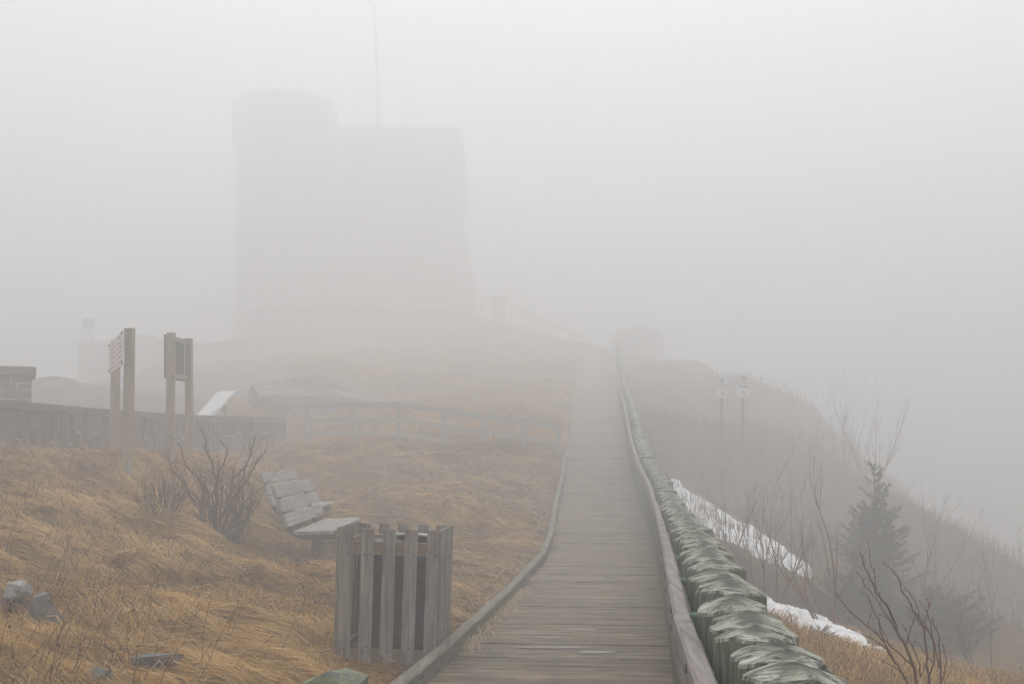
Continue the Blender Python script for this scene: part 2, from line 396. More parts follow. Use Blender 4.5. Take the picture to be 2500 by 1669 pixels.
ctl += [(-2.4, 12.0, .03), (-2.9, 12.2, .10), (-1.8, 13.2, .05), (-3.6, 16.3, .17), (-3.4, 18.3, .30), (-4.5, 16.6, .42), (-4.3, 18.4, .55), (-2.6, 15.0, .10), (-9, 24, 1.8), (-8.75, 42, 2.77), (-14, 20, 1.8), (-20, 16, 1.2), (-8, 12, 1.35), (-5, 2, .7), (-3, -3, .35), (-9, -2, 1.3),
        (1.3, 2, -.35), (1.5, -3, -.3), (4, 2, -1.0), (2.4, 7, -.45), (8, 4, -2.0), (10, 14, -3.0), (14, 24, -5), (18.12, 38.5, -5.31),
        (23.47, 60.73, -4.06), (24.85, 80.75, -2.44), (30.91, 63.23, -11.89), (22.8, 115.78, -4.71), (50.38, 100.77, -27.96), (10.9, 130.8, 5.96), (6.72, 100.77, 9.33), (30, 20, -12), (30, -10, -9),
        (-17.06, 105.78, 14.74), (-6.93, 110.78, 14.41), (-27.7, 110.78, 13.71), (-19.22, 163.33, 8.13), (-40.31, 100.77, 6.47), (-38.04, 50.72, 0.83), (-30, 15, -1), (-32.43, 70.74, 5.88),
        (-23.58, 70.74, 6.61), (-75.41, 150.82, -16.5), (0, 152.25, -18.19), (75.25, 137.95, -43.05), (-60, 20, -12), (76.08, 50.72, -38.47), (60, -30, -22), (-50, -40, -10), (0, -50, -6),
        (-200, 0, -50), (200, 0, -70), (0, 220, -60), (-200, 220, -60), (200, 220, -80), (0, -200, -40), (-200, -200, -50), (200, -200, -60)]
for y in (1, 3.5, 6, 8.5, 11, 13.5, 16, 19, 22, 24.5, 27, 31, 36, 42, 48, 54, 60, 66, 72):
    ctl.append((float(lx(y)) - .15, y, float(dz(y)) - .03)); ctl.append((float(rx(y)) + .5, y, float(dz(y)) - (.28 if y < 15 else .25)))
    ctl.append(((float(lx(y)) + float(rx(y))) / 2, y, float(dz(y)) - .2))
ctl = np.array(ctl)
def _phi(r2): return -np.sqrt(r2 + 1.2 ** 2)
def _solve():
    n = len(ctl); d2 = ((ctl[:, None, :2] - ctl[None, :, :2]) ** 2).sum(-1)
    A = np.zeros((n + 3, n + 3)); A[:n, :n] = _phi(d2) + np.eye(n) * .06
    A[:n, n] = 1; A[:n, n + 1:] = ctl[:, :2]; A[n, :n] = 1; A[n + 1:, :n] = ctl[:, :2].T
    b = np.zeros(n + 3); b[:n] = ctl[:, 2]
    return np.linalg.solve(A, b)
_w = _solve()
FL = np.array([.86, -.5]); FP = np.array([.5, .86])       # the way the grass is combed
def ground_z(x, y, micro=True):
    x = np.atleast_1d(np.asarray(x, float)); y = np.atleast_1d(np.asarray(y, float)); out = np.empty(x.shape)
    xf = x.ravel(); yf = y.ravel(); o = np.empty(xf.shape)
    for i in range(0, len(xf), 40000):
        a = xf[i:i + 40000]; b = yf[i:i + 40000]
        d2 = (a[:, None] - ctl[None, :, 0]) ** 2 + (b[:, None] - ctl[None, :, 1]) ** 2
        o[i:i + 40000] = _phi(d2) @ _w[:len(ctl)] + _w[-3] + _w[-2] * a + _w[-1] * b
    out = o.reshape(x.shape)
    L = lx(y); Rr = rx(y); D = dz(y)
    dist = np.maximum(np.maximum(L - x, x - Rr), 0)
    near = np.clip(1 - dist / .45, 0, 1) * ((y > -4) & (y < 74))
    tgt = D - .05 - .18 * ((x > L) & (x < Rr + .3))
    if micro:
        s = x * FL[0] + y * FL[1]; q = x * FP[0] + y * FP[1]
        wob = .35 * vnoise(x * .6, y * .6, 5)
        h = .10 * vnoise(s * 1.1 + wob, (q + wob) * 2.6, 1) + .05 * vnoise(s * 2.4, q * 5.5 + wob, 2) + .035 * vnoise(s * 4.2, q * 11 + wob * 2, 12) + .06 * vnoise(x * .45, y * .45, 3)
        amp = np.where(x > Rr, .7, 1.0) * np.clip((L - x + .1) / 1.2, .15, 1) ** 1 if False else np.where(x > Rr, .7, np.clip((L - x) / 1.3, .1, 1.0))
        h = h * np.clip((np.hypot(x + .95, y - 7.7) - .7) / .8, 0.0, 1) - .02 * (np.hypot(x + .95, y - 7.7) < .9)
        far = np.clip((np.abs(y) - 30) / 20, 0, 1)
        h = h * amp + far * (.35 * vnoise(x * .35, y * .35, 7) + .18 * vnoise(x * 1.1, y * 1.1, 8)) * np.clip(dist / 2, 0, 1)
        out = out + h
    out = out * (1 - near) + np.minimum(out, tgt) * near
    return out
def gz(x, y): return float(ground_z(x, y)[0])
def G(u, v, dmin=4.0, dmax=105.0, n=500):
    """where the sight line through a point of the picture meets the ground"""
    d = np.linspace(dmin, dmax, n); X = (u - UC) / F * d; Z = EYE + (VH - v) / F * d
    g = ground_z(X, d, False); k = np.where(Z < g)[0]
    dd = d[k[0]] if len(k) else dmax
    x = (u - UC) / F * dd
    return Vector((x, dd, gz(x, dd)))

def sheet(name, xs, ys, mat):
    X, Y = np.meshgrid(xs, ys); Z = ground_z(X, Y)
    nx, ny = len(xs), len(ys); co = np.stack([X, Y, Z], -1).reshape(-1, 3)
    i = np.arange((nx - 1) * (ny - 1)); r = i // (nx - 1); c = i % (nx - 1); a = r * nx + c
    f = np.stack([a, a + 1, a + nx + 1, a + nx], -1)
    return npmesh(name, co, f, mat)
def npmesh(name, co, f, mat, tint=None, parent=None, smooth=True):
    me = bpy.data.meshes.new(name); k = f.shape[1]
    me.vertices.add(len(co)); me.vertices.foreach_set('co', co.astype(np.float32).ravel())
    me.loops.add(f.size); me.loops.foreach_set('vertex_index', f.astype(np.int32).ravel())
    me.polygons.add(len(f)); me.polygons.foreach_set('loop_start', np.arange(0, f.size, k, dtype=np.int32))
    me.polygons.foreach_set('loop_total', np.full(len(f), k, dtype=np.int32))
    me.polygons.foreach_set('use_smooth', np.full(len(f), smooth))
    if tint is not None:
        at = me.attributes.new('tint', 'FLOAT', 'POINT'); at.data.foreach_set('value', tint.astype(np.float32))
    me.materials.append(mat); me.update(calc_edges=True)
    o = bpy.data.objects.new(name, me); C.objects.link(o)
    if parent is not None: o.parent = parent
    return o
def settint(o, vals):
    at = o.data.attributes.new('tint', 'FLOAT', 'POINT'); at.data.foreach_set('value', np.asarray(vals, np.float32))

def graded(lo, hi, a, b, fine, n_out):
    core = np.arange(a, b, fine)
    k = np.linspace(0, 1, n_out + 1)[1:]
    left = a - (a - lo) * k ** 2.6; right = b + (hi - b) * k ** 2.6
    return np.concatenate([left[::-1], core, right])
xs = graded(-180, 180, -10, 9, .07, 60); ys = graded(-100, 200, 1, 32, .075, 80)
tag(sheet('ground', xs, ys, M['ground']), kind='structure')

# ------------------------------------------------------------------ boardwalk, steps and kerb
rng = random.Random(3)
def deck_frame(y):
    a = Vector((float(lx(y)), y, float(dz(y)))); b = Vector((float(rx(y)), y, float(dz(y))))
    return a, b
def boardwalk():
    mb = MB(); tints = []
    # boards lie square to the walk: heading about 8 deg
    def heading(y):
        c0 = (lx(y - .5) + rx(y - .5)) / 2; c1 = (lx(y + .5) + rx(y + .5)) / 2
        return math.atan2(float(c1 - c0), 1.0)
    y = -2.5
    while y < 73:
        wdt = .138 if y < 30 else .20
        ca = heading(y) * .55
        xl, xr = float(lx(y)) + rng.uniform(-.02, .02) - .02, float(rx(y)) + .03
        sl = math.tan(ca)
        z = float(dz(y)); z2 = float(dz(y + wdt)); jz = rng.uniform(-.004, .004)
        segs = 10
        vs = []; ph = rng.uniform(0, 50)
        for i in range(segs + 1):
            k = i / segs; x = xl + (xr - xl) * k
            yy = y - sl * (x - (xl + xr) / 2)
            cup = -.004 * math.cos(k * 9 + ph) * .5
            e0 = .0035 * noise.noise(Vector((x * 3, ph, 0))); e1 = .0035 * noise.noise(Vector((x * 3, ph + 9, 0)))
            vs += [(x, yy + e0, z + jz + cup - .004), (x, yy + .012 + e0, z + jz + cup), (x, yy + wdt - .012 + e1, z2 + jz + cup), (x, yy + wdt + e1, z2 + jz + cup - .004),
                   (x, yy + wdt + e1, z2 - .045), (x, yy + e0, z - .045)]
        fs = []
        for i in range(segs):
            for k in range(6):
                a = i * 6 + k; b = i * 6 + (k + 1) % 6
                fs.append((a, a + 6, b + 6, b))
        fs.append((0, 1, 2, 3, 4, 5)); fs.append(tuple(segs * 6 + k for k in (5, 4, 3, 2, 1, 0)))
        mb.add(vs, fs); tints += [min(1, max(0, rng.gauss(.52 - .14 * min(1, max(0, (y - 24) / 12)), .2)))] * len(vs)
        y += wdt + rng.uniform(.005, .013)
    o = mb.build('boardwalk', M['deck']); settint(o, tints); return o
deck = tag(boardwalk(), kind='structure')
def bearers():
    mb = MB()
    for off in (.08, .5, .92):
        pts = []
        for y in np.arange(-2.5, 73, 1.5):
            x = float(lx(y)) * (1 - off) + float(rx(y)) * off
            pts.append((x, y, float(dz(y)) - .14))
        mb.tube(pts, .085, 4)
    return mb.build('deck_bearer', M['deck'], deck)
bearers()
def kerb():
    mb = MB(); ys_ = list(np.arange(3.0, 25.3, .22)); prev = None
    prof = [(-.10, -.09), (-.10, .115), (-.088, .13), (-.015, .128), (-.002, .115), (-.002, -.09)]
    vs = []; n = len(prof)
    for i, y in enumerate(ys_):
        wob = .012 * noise.noise(Vector((y * 1.7, 3, 0))); hz = .012 * noise.noise(Vector((y * 2.3, 8, 0)))
        for (a, h) in prof:
            vs.append((float(lx(y)) + a + wob + .05, y, float(dz(y)) + h + (hz if h > 0 else 0)))
    fs = []
    for i in range(len(ys_) - 1):
        for k in range(n):
            a = i * n + k; b = i * n + (k + 1) % n; fs.append((a, b, b + n, a + n))
    fs.append(tuple(range(n))[::-1]); fs.append(tuple((len(ys_) - 1) * n + k for k in range(n)))
    mb.add(vs, fs)
    return mb.build('kerb', M['kerb'], deck)
kerb()
def puddle(u, v, hw, hd, d):
    """shallow film of water lying on the boards"""
    p = P(u, v, d); mb = MB(); n = 22; z = float(dz(p.y)) + .0065; vs = [(p.x, p.y, z + .002)]
    for k in range(n):
        a = 2 * PI * k / n; r = 1 + .25 * noise.noise(Vector((k * 1.3, u, 0)))
        vs.append((p.x + hw * r * math.cos(a) * (1 if k % 2 else .8), p.y + hd * r * math.sin(a), z))
    mb.add(vs, [(0, 1 + k, 1 + (k + 1) % n) for k in range(n)])
    o = mb.build('puddle', M['water']); return tag(o, kind='structure')
m, t, b = newmat('water_film'); b.inputs['Base Color'].default_value = (.12, .11, .10, 1); b.inputs['Roughness'].default_value = .06
b.inputs['Specular IOR Level'].default_value = .9; M['water'] = m
for u, v, wpx in [(1330, 1554, 120), (1350, 1580, 200), (1455, 1592, 110), (1420, 1535, 90), (1440, 1475, 70), (1310, 1453, 60), (1420, 1420, 50), (1490, 1410, 40)]:
    d = F * (EYE - 0.0) / (v - VH)
    d = F * (EYE - float(dz(d))) / (v - VH)
    puddle(u, v, wpx / 2 / F * d, .048, d)

# ------------------------------------------------------------------ palisade fence
pal = empty('palisade_fence', (float(rx(0)), 0, 0))
tag(pal, 'green weathered palisade of close-set pointed logs with a plank handrail along the boardwalk', 'fence')
def child(o):
    o.parent = pal; o.location = o.location - pal.location; return o
def log_mesh(seed, top=1.0, bot=-1.1):
    r_ = random.Random(seed); n = 24; vs = []; fs = []; mi = []
    R0 = 1.0
    rad = [R0 * (1 + .05 * math.sin(4 * PI * k / n + seed) + r_.uniform(-.012, .012)) for k in range(n)]
    nf = r_.choice((4, 4, 5, 6)); a0 = r_.uniform(-.25, .25)
    planes = [(math.cos(a0 + 2 * PI * i / nf + r_.uniform(-.3, .3)), math.sin(a0 + 2 * PI * i / nf + r_.uniform(-.3, .3)), r_.uniform(.34, .52), r_.uniform(0, .007)) for i in range(nf)]
    def zcap(x, y):
        z = min(top - o_ - sl_ * (x * cx_ + y * cy_) for cx_, cy_, sl_, o_ in planes)
        return min(z, top - .004) + .0012 * noise.noise(Vector((x * 18, y * 60, seed)))
    def ring(sc, z=None):
        for k in range(n):
            a = 2 * PI * k / n; x, y = math.cos(a) * rad[k] * sc * .140, math.sin(a) * rad[k] * sc * .093
            vs.append((x, y, zcap(x, y) if z is None else z(x, y)))
    ring(1.03, lambda x, y: bot); ring(1.0, lambda x, y: top - .4); ring(1.0, lambda x, y: zcap(x, y) - .012); ring(.985)
    for sc in (.93, .8, .65, .5, .35, .2, .1): ring(sc)
    vs.append((0, 0, zcap(0, 0))); nr = 11
    for i in range(nr - 1):
        for k in range(n):
            k2 = (k + 1) % n; fs.append((i * n + k, i * n + k2, (i + 1) * n + k2, (i + 1) * n + k)); mi.append(1 if i >= 2 else 0)
    for k in range(n): fs.append(((nr - 1) * n + k, (nr - 1) * n + (k + 1) % n, nr * n)); mi.append(1)
    return vs, fs, mi
variants = []
for s in range(14):
    vs, fs, mi = log_mesh(s * 7 + 1)
    mb = MB(); mb.add(vs, fs); mb.m = mi
    variants.append(mb)
def pal_frame(y):
    t_ = Vector((float(rx(y + .2)) - float(rx(y - .2)), .4, 0)).normalized(); nrm = Vector((t_.y, -t_.x, 0))
    return Vector((float(rx(y)), y, float(dz(y)))), t_, nrm
log_spots = []
y = .9; r_ = random.Random(11)
while y < 73:
    p, t_, nrm = pal_frame(y)
    log_spots.append((p + nrm * (.186 + r_.uniform(-.008, .008)), y))
    y += .186 * t_.y + r_.uniform(-.006, .006)
vis = [s for s in log_spots if s[1] > 1.75]
near, rest = vis[:100], vis[100:]
meshes = []
for mb in variants:
    me = bpy.data.meshes.new('post'); me.from_pydata(mb.v, [], mb.f); me.materials.append(M['post_side']); me.materials.append(M['cap'])
    me.polygons.foreach_set('material_index', mb.m); meshes.append(me)
for i, (p, y) in enumerate(near):
    o = bpy.data.objects.new('post', meshes[r_.randrange(14)]); C.objects.link(o); o.parent = pal
    o.location = p - pal.location + Vector((0, 0, r_.uniform(-.028, .02)))
    o.rotation_euler = (r_.uniform(-.03, .03), r_.uniform(-.03, .03), r_.uniform(-.22, .22) - .12)
mb = MB()
for (p, y) in rest + [s for s in log_spots if s[1] <= 1.75]:
    v0 = variants[r_.randrange(14)]; a = r_.uniform(0, 6.28); q = p - pal.location + Vector((0, 0, r_.uniform(-.03, .02)))
    rot = Matrix.Rotation(r_.uniform(-.3, .1), 3, 'Z'); n0 = len(mb.v)
    mb.v += [tuple(rot @ Vector(v) + q) for v in v0.v]; mb.f += [tuple(i + n0 for i in f) for f in v0.f]; mb.m += v0.m
o = mb.build('far_post', [M['post_side'], M['cap']], pal); o['kind'] = 'stuff'
# inner face of upright boards
y = .6; bi = 0; bundle = MB()
while y < 72.5:
    p, t_, nrm = pal_frame(y); wd = .19
    ang = math.atan2(-t_.x, t_.y); rot = Matrix.Rotation(ang, 3, 'Z')
    c = p + nrm * .022 + Vector((0, 0, .33 + r_.uniform(-.01, .01))) + t_ * (wd / 2)
    if bi < 95 and y > 1.5:
        mb = MB(); mb.cbox((0, 0, 0), (.028, wd - .005, .98), .004, None); o = mb.build('inner_board', M['board_green'], pal)
        o.location = c - pal.location; o.rotation_euler = (0, 0, ang); bi += 1
    else:
        bundle.box(c - pal.location, (.028, wd - .005, .98), rot)
    y += wd * t_.y
o = bundle.build('far_inner_board', M['board_green'], pal); o['kind'] = 'stuff'
# plank handrail in butted lengths
def rail_plank(y0, y1):
    mb = MB(); n = max(3, int((y1 - y0) / .18)); vs = []
    s1 = r_.uniform(0, 9)
    for i in range(n + 1):
        y = y0 + (y1 - y0) * i / n; p, t_, nrm = pal_frame(y)
        low = .175 + .018 * noise.noise(Vector((y * 1.1, s1, 0))); top = .90 + .006 * noise.noise(Vector((y * 3, s1, 4)))
        for a, h in ((-.062, top - low), (-.064, top - .012), (-.052, top), (-.004, top - .002), (.006, top - .012), (.006, top - low)):
            vs.append(p + nrm * a + Vector((0, 0, h)) - pal.location)
    fs = []
    for i in range(n):
        for k in range(6):
            a = i * 6 + k; b = i * 6 + (k + 1) % 6; fs.append((a, b, b + 6, a + 6))
    fs.append((5, 4, 3, 2, 1, 0)); fs.append(tuple(n * 6 + k for k in range(6)))
    mb.add(vs, fs); return mb.build('handrail', M['rail'], pal)
yy = [.5, 1.9, 4.2, 6.9, 9.6, 12.0, 13.75, 16.2, 18.6, 21, 23.5, 26, 28.5, 31, 34, 37, 40, 43, 46, 49, 52, 55, 58, 61, 65, 69, 73]
for a, b_ in zip(yy[:-1], yy[1:]): rail_plank(a + .004, b_ - .004)
y = 2.15; k = 0
while y < 34:
    p, t_, nrm = pal_frame(y)
    q = p - pal.location
    mb = MB(); mb.tube([q + nrm * .02 + Vector((0, 0, .83)), q + nrm * .10 + Vector((0, 0, .83))], .017, 12); mb.build('spacer_pipe', M['pipe'], pal, True)
    for h in (.855, .775):
        mb = MB(); c = q - nrm * .0655 + Vector((0, 0, h))
        mb.tube([c + nrm * .004, c - nrm * .0015], [.016, .016], 12); mb.build('bolt_hole', M['dark_hole'], pal)
    y += 1.2 * t_.y; k += 1

# ------------------------------------------------------------------ litter bin inside its slatted surround
FX, FY = -.945, 7.40
enc = empty('slatted_surround', (FX, FY, gz(FX, FY + .4) + .0), (R(-.8), R(1.6), R(-3.0)))
enc.location.z = -.01
tag(enc, 'square waist-high surround of grey vertical slats standing beside the boardwalk kerb', 'bin surround')
Wd, Dp, Hh = .78, .78, 1.0
def slat(x, y, w_, face, h=Hh, dzz=0.0):
    mb = MB(); sz = (w_, .02, h) if face in 'fb' else (.02, w_, h)
    mb.cbox((0, 0, 0), sz, .003)
    o = mb.build('slat', M['slat'], enc); o.location = (x, y, h / 2 + dzz); o.rotation_euler = (R(r_.uniform(-.2, .2)), R(r_.uniform(-.35, .35)), 0)
    nx_ = [(-.22, .83, -.02), (.22, .81, -.02)] if face in 'fb' else []
    if face == 'f':
        mb = MB()
        for a, zz, _ in nx_ + [(-.2, .07, 0), (.15, .10, 0)]:
            zz += r_.uniform(-.03, .03)
            mb.tube([Vector((a * w_, -.0095, zz * 1 - h / 2)), Vector((a * w_, -.0125, zz - h / 2))], .0072, 8)
        mb.build('nail_head', M['nail'], o)
for x, w_ in ((-.322, .115), (-.155, .096), (.005, .098), (.168, .098), (.335, .098)): slat(x, 0, w_, 'f', Hh + (.006 if x < -.3 else 0))
for x in (-.33, -.17, -.01, .15, .30): slat(x, Dp, .09, 'b', Hh - .012)
for y in (.07, .21, .35, .49, .63, .75):
    slat(.385, y, .088, 'r', Hh - .004); slat(-.385, y, .088, 'l', Hh)
mb = MB()
for z0, z1 in ((.80, .90), (.015, .10)):
    zc, hh = (z0 + z1) / 2, z1 - z0
    for y in (.03, Dp - .03): MB().cbox((0, y, zc), (.73, .038, hh), .003).build('frame_rail', M['slat_rail'], enc)
    for x in (-.353, .353): MB().cbox((x, Dp / 2, zc), (.036, Dp - .10, hh), .003).build('frame_rail', M['slat_rail'], enc)
bin_ = empty('litter_bin', (FX + .06, FY + .40, .0), (0, 0, .3))
tag(bin_, 'dark lined litter bin with pale lid seen between the slats of its wooden surround', 'litter bin')
def bin_body():
    mb = MB(); n = 40; vs = []; hs = [.02, .1, .2, .3, .4, .5, .6, .68, .72]
    for h in hs:
        for k in range(n):
            a = 2 * PI * k / n; r0 = .265 + .02 * h
            r1 = r0 + .009 * noise.noise(Vector((math.cos(a) * 4, math.sin(a) * 4, h * 9)))
            vs.append((math.cos(a) * r1, math.sin(a) * r1, h))
    fs = [(i * n + k, i * n + (k + 1) % n, (i + 1) * n + (k + 1) % n, (i + 1) * n + k) for i in range(len(hs) - 1) for k in range(n)]
    fs.append(tuple(range(n))[::-1]); fs.append(tuple((len(hs) - 1) * n + k for k in range(n)))
    mb.add(vs, fs); return mb.build('liner_bag', M['bag'], bin_, True)
bin_body()
mb = MB(); mb.tube([(0, 0, .725), (0, 0, .80)], [.292, .288], 40); mb.build('rim', M['bin_rim'], bin_)
mb = MB(); mb.tube([(.0, 0, .803), (.0, 0, .83), (0, 0, .865), (0, 0, .88)], [.30, .30, .27, .16], 40); mb.build('bin_top', M['bin_rim'], bin_); mb = MB(); mb.cbox((.14, -.03, .905), (.30, .40, .022), .008, Matrix.Rotation(R(5), 3, 'Y') @ Matrix.Rotation(R(-6), 3, 'X')); mb.build('lid', M['lid'], bin_)
mb = MB()
def torus(mb, c, R_, r0, rot, n=12, m_=6, stretch=1.5):
    vs = []; fs = []
    for i in range(n):
        a = 2 * PI * i / n
        for j in range(m_):
            b_ = 2 * PI * j / m_
            v = Vector(((R_ + r0 * math.cos(b_)) * math.cos(a) * stretch, (R_ + r0 * math.cos(b_)) * math.sin(a), r0 * math.sin(b_)))
            vs.append(rot @ v + Vector(c))
    for i in range(n):
        for j in range(m_):
            fs.append((i * m_ + j, ((i + 1) % n) * m_ + j, ((i + 1) % n) * m_ + (j + 1) % m_, i * m_ + (j + 1) % m_))
    mb.add(vs, fs)
for i in range(9):
    k = i / 8
    torus(mb, (-.01 + .27 * k, -.20 - .03 * k, .945 - .045 * k), .010, .003, Matrix.Rotation(R(12), 3, 'Y') @ Matrix.Rotation(R(90 * (i % 2)), 3, 'X'))
o = mb.build('chain', M['rust'], bin_, True)
mb = MB(); mb.tube([(-.06, -.2, .975), (-.035, -.2, .978), (-.018, -.2, .955), (-.01, -.2, .945)], .003, 6); mb.build('hook', M['bolt'], bin_)

# ------------------------------------------------------------------ benches
def bench(loc, label):
    b0 = empty('park_bench', loc)
    tag(b0, label, 'bench', 'park benches in the dry grass')
    L = 2.35
    lean = R(20)
    for k in range(3):                                         # backrest boards, the back is on the left
        mb = MB(); mb.cbox((0, 0, 0), (.045, L + .12, .176), .006, Matrix.Rotation(-lean, 3, 'Y'))
        o = mb.build('back_board', M['bench'], b0); hgt = .475 + .088 + k * .187
        o.location = (-.56 - (hgt - .50) * math.tan(lean), L / 2 - .06 + r_.uniform(-.004, .004), hgt)
    for k in range(3):
        mb = MB(); mb.cbox((0, 0, 0), (.168, L, .048), .006)
        o = mb.build('seat_board', M['bench'], b0); o.location = (-.42 + k * .174, L / 2 + r_.uniform(-.012, .012), .43 - .024 + (2 - k) * -.004)
    for y in (.30, L - .35):
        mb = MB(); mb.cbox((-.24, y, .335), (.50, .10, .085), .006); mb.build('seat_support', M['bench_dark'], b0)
        mb = MB(); mb.tube([(-.46, y, .34), (-.56, y, .37), (-.625, y, .45), (-.66, y, .55), (-.80, y, 1.0)], [.038, .038, .036, .034, .03], 6)
        mb.build('back_bracket', M['bench_dark'], b0)
    for y in (.30, L - .35):
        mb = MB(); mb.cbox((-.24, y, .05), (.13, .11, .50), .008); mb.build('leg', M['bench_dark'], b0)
    return b0
bench((-2.335, 12.88, .085), 'nearer grey wooden bench standing just behind the slatted surround')
bench((-3.28, 16.0, .165), 'farther grey wooden bench, its back showing above the nearer bench')

# ------------------------------------------------------------------ low curved stone wall
def wall_line(t):
    pts = [(-9.6, 16.2), (-9.0, 17.6), (-8.85, 18.7), (-8.75, 20.3), (-8.6, 22.0), (-8.42, 24.2), (-8.0, 26.5), (-7.55, 28.4), (-7.1, 30.2)]
    s = [0]
    for a, b in zip(pts[:-1], pts[1:]): s.append(s[-1] + math.dist(a, b))
    L = s[-1]; q = t * L
    return np.interp(q, s, [p[0] for p in pts]), np.interp(q, s, [p[1] for p in pts]), L
wall_top = lambda y: float(np.interp(y, [16, 17.5, 18.6, 20.2, 22, 25, 28, 31], [2.44, 2.41, 2.40, 2.39, 2.40, 2.40, 2.46, 2.50]))
def rock_block(mb, c, sx, sy, sz, rot, rg, tints, tint, q=.012):
    """one dressed stone: bevelled, slightly irregular block"""
    bm = bmesh.new(); bmesh.ops.create_cube(bm, size=1)
    for v in bm.verts:
        v.co = Vector((v.co.x * sx + rg.uniform(-q, q), v.co.y * sy + rg.uniform(-q, q), v.co.z * sz + rg.uniform(-q, q)))
    bmesh.ops.bevel(bm, geom=bm.edges[:], offset=min(sx, sy, sz) * .12, segments=1, affect='EDGES')
    bm.verts.index_update(); n0 = len(mb.v)
    mb.add([rot @ v.co + Vector(c) for v in bm.verts], [tuple(v.index for v in f.verts) for f in bm.faces]); bm.free()
    tints += [tint] * (len(mb.v) - n0)
def stone_wall():
    w0 = empty('stone_wall', (-8.6, 22, 1.4)); off = w0.location
    tag(w0, 'low curved wall of upright purple-brown stones with a concrete coping', 'wall')
    rg = random.Random(5); L = wall_line(1)[2]
    mb = MB(); tints = []; s = 0.0
    core = MB(); cop = MB()
    def frame(s_):
        x, y, _ = wall_line(min(1, s_ / L)); x2, y2, _ = wall_line(min(1, (s_ + .1) / L)); x1, y1, _ = wall_line(max(0, (s_ - .1) / L))
        t_ = Vector((x2 - x1, y2 - y1, 0)).normalized(); return Vector((x, y, 0)), t_, Vector((t_.y, -t_.x, 0))
    # two rough courses of upright stones with ragged split height
    while s < L - .05:
        p, t_, nn = frame(s); top = wall_top(p.y) - .14; base = gz(p.x + .25, p.y) - .12
        wdt = rg.uniform(.14, .42); rot = Matrix.Rotation(math.atan2(t_.y, t_.x), 3, 'Z')
        split = base + (top - base) * rg.uniform(.32, .68)
        pc, _, _ = frame(s + wdt / 2)
        cuts = [base, split, top] if rg.random() < .72 else [base, top]
        if rg.random() < .15: cuts = [base, base + (top - base) * .3, base + (top - base) * .64, top]
        for z0, z1 in zip(cuts[:-1], cuts[1:]):
            g = rg.uniform(.012, .036)
            nsub = 2 if (wdt > .28 and rg.random() < .5) else 1
            for q in range(nsub):
                ww = wdt / nsub
                c = pc + t_ * ((q + .5) * ww - wdt / 2) + nn * (.12 + rg.uniform(-.012, .018)) + Vector((0, 0, (z0 + z1) / 2)) - off
                rock_block(mb, c, ww - g, .16, z1 - z0 - g, rot, rg, tints, rg.random(), .02)
        s += wdt
    o = mb.build('facing_stones', M['wall_stone'], w0); settint(o, tints)
    n = 60; cv = []; kv = []
    for i in range(n + 1):
        p, t_, nn = frame(L * i / n); top = wall_top(p.y); base = min(gz(p.x + .25, p.y), gz(p.x - .2, p.y)) - .5
        for a, z in ((.15, base), (.15, top - .13), (-.16, top - .13), (-.16, base)): cv.append(p + nn * a + Vector((0, 0, z)) - off)
        jj = .006 * noise.noise(Vector((i * .9, 1, 1)))
        for a, z in ((.26, top - .14), (.265, top - .02), (.25, top), (-.24, top + .01), (-.25, top - .14)): kv.append(p + nn * (a + jj) + Vector((0, 0, z + jj)) - off)
    def sweep(vs, k):
        fs = []; m_ = len(vs) // k
        for i in range(m_ - 1):
            for j in range(k): fs.append((i * k + j, (i + 1) * k + j, (i + 1) * k + (j + 1) % k, i * k + (j + 1) % k))
        fs.append(tuple(range(k))); fs.append(tuple((m_ - 1) * k + j for j in range(k - 1, -1, -1))); return fs
    core.add(cv, sweep(cv, 4)); core.build('mortar_core', M['mortar'], w0)
    cop.add(kv, sweep(kv, 5)); cop.build('coping', M['coping'], w0)
stone_wall()

# ------------------------------------------------------------------ stone gate pillar behind the wall
def pillar():
    d = 21.5; x1 = (78 - UC) / F * d; xc = x1 - .55; zt = 1.6 + 197 / F * d
    w0 = empty('stone_pillar', (-11.26, 22.0, 1.6), (0, 0, R(26.7))); tag(w0, 'square stone pillar with an overhanging concrete cap behind the wall at the left edge', 'pillar')
    rg = random.Random(8); mb = MB(); tints = []
    z = -.6; I = Matrix.Identity(3)
    while z < zt - 1.6 - .2 - .02:
        h = rg.uniform(.13, .24); rem = zt - 1.8 - z
        if rem - h < .12: h = rem
        if h < .06: break
        for face in range(4):
            x = -.55
            while x < .54:
                wl = rg.uniform(.16, .5); rem = .55 - x
                if rem - wl < .14: wl = rem
                if wl < .07: break
                rot = Matrix.Rotation(face * PI / 2, 3, 'Z'); c = rot @ Vector((x + wl / 2, -.50, 0)) + Vector((0, 0, z + h / 2))
                rock_block(mb, c, wl - .022, .14, h - .022, rot, rg, tints, rg.random(), .01); x += wl
        z += h
    o = mb.build('pillar_stones', M['pillar_stone'], w0); settint(o, tints)
    mb = MB(); mb.box((0, 0, (zt - 1.6 - .2 - .7) / 2), (1.08, 1.08, zt - 1.6 - .2 + .7)); mb.build('mortar_core', M['mortar'], w0)
    mb = MB(); mb.cbox((0, 0, zt - 1.6 - .10), (1.32, 1.32, .2), .02); mb.build('pillar_cap', M['coping'], w0)
pillar()

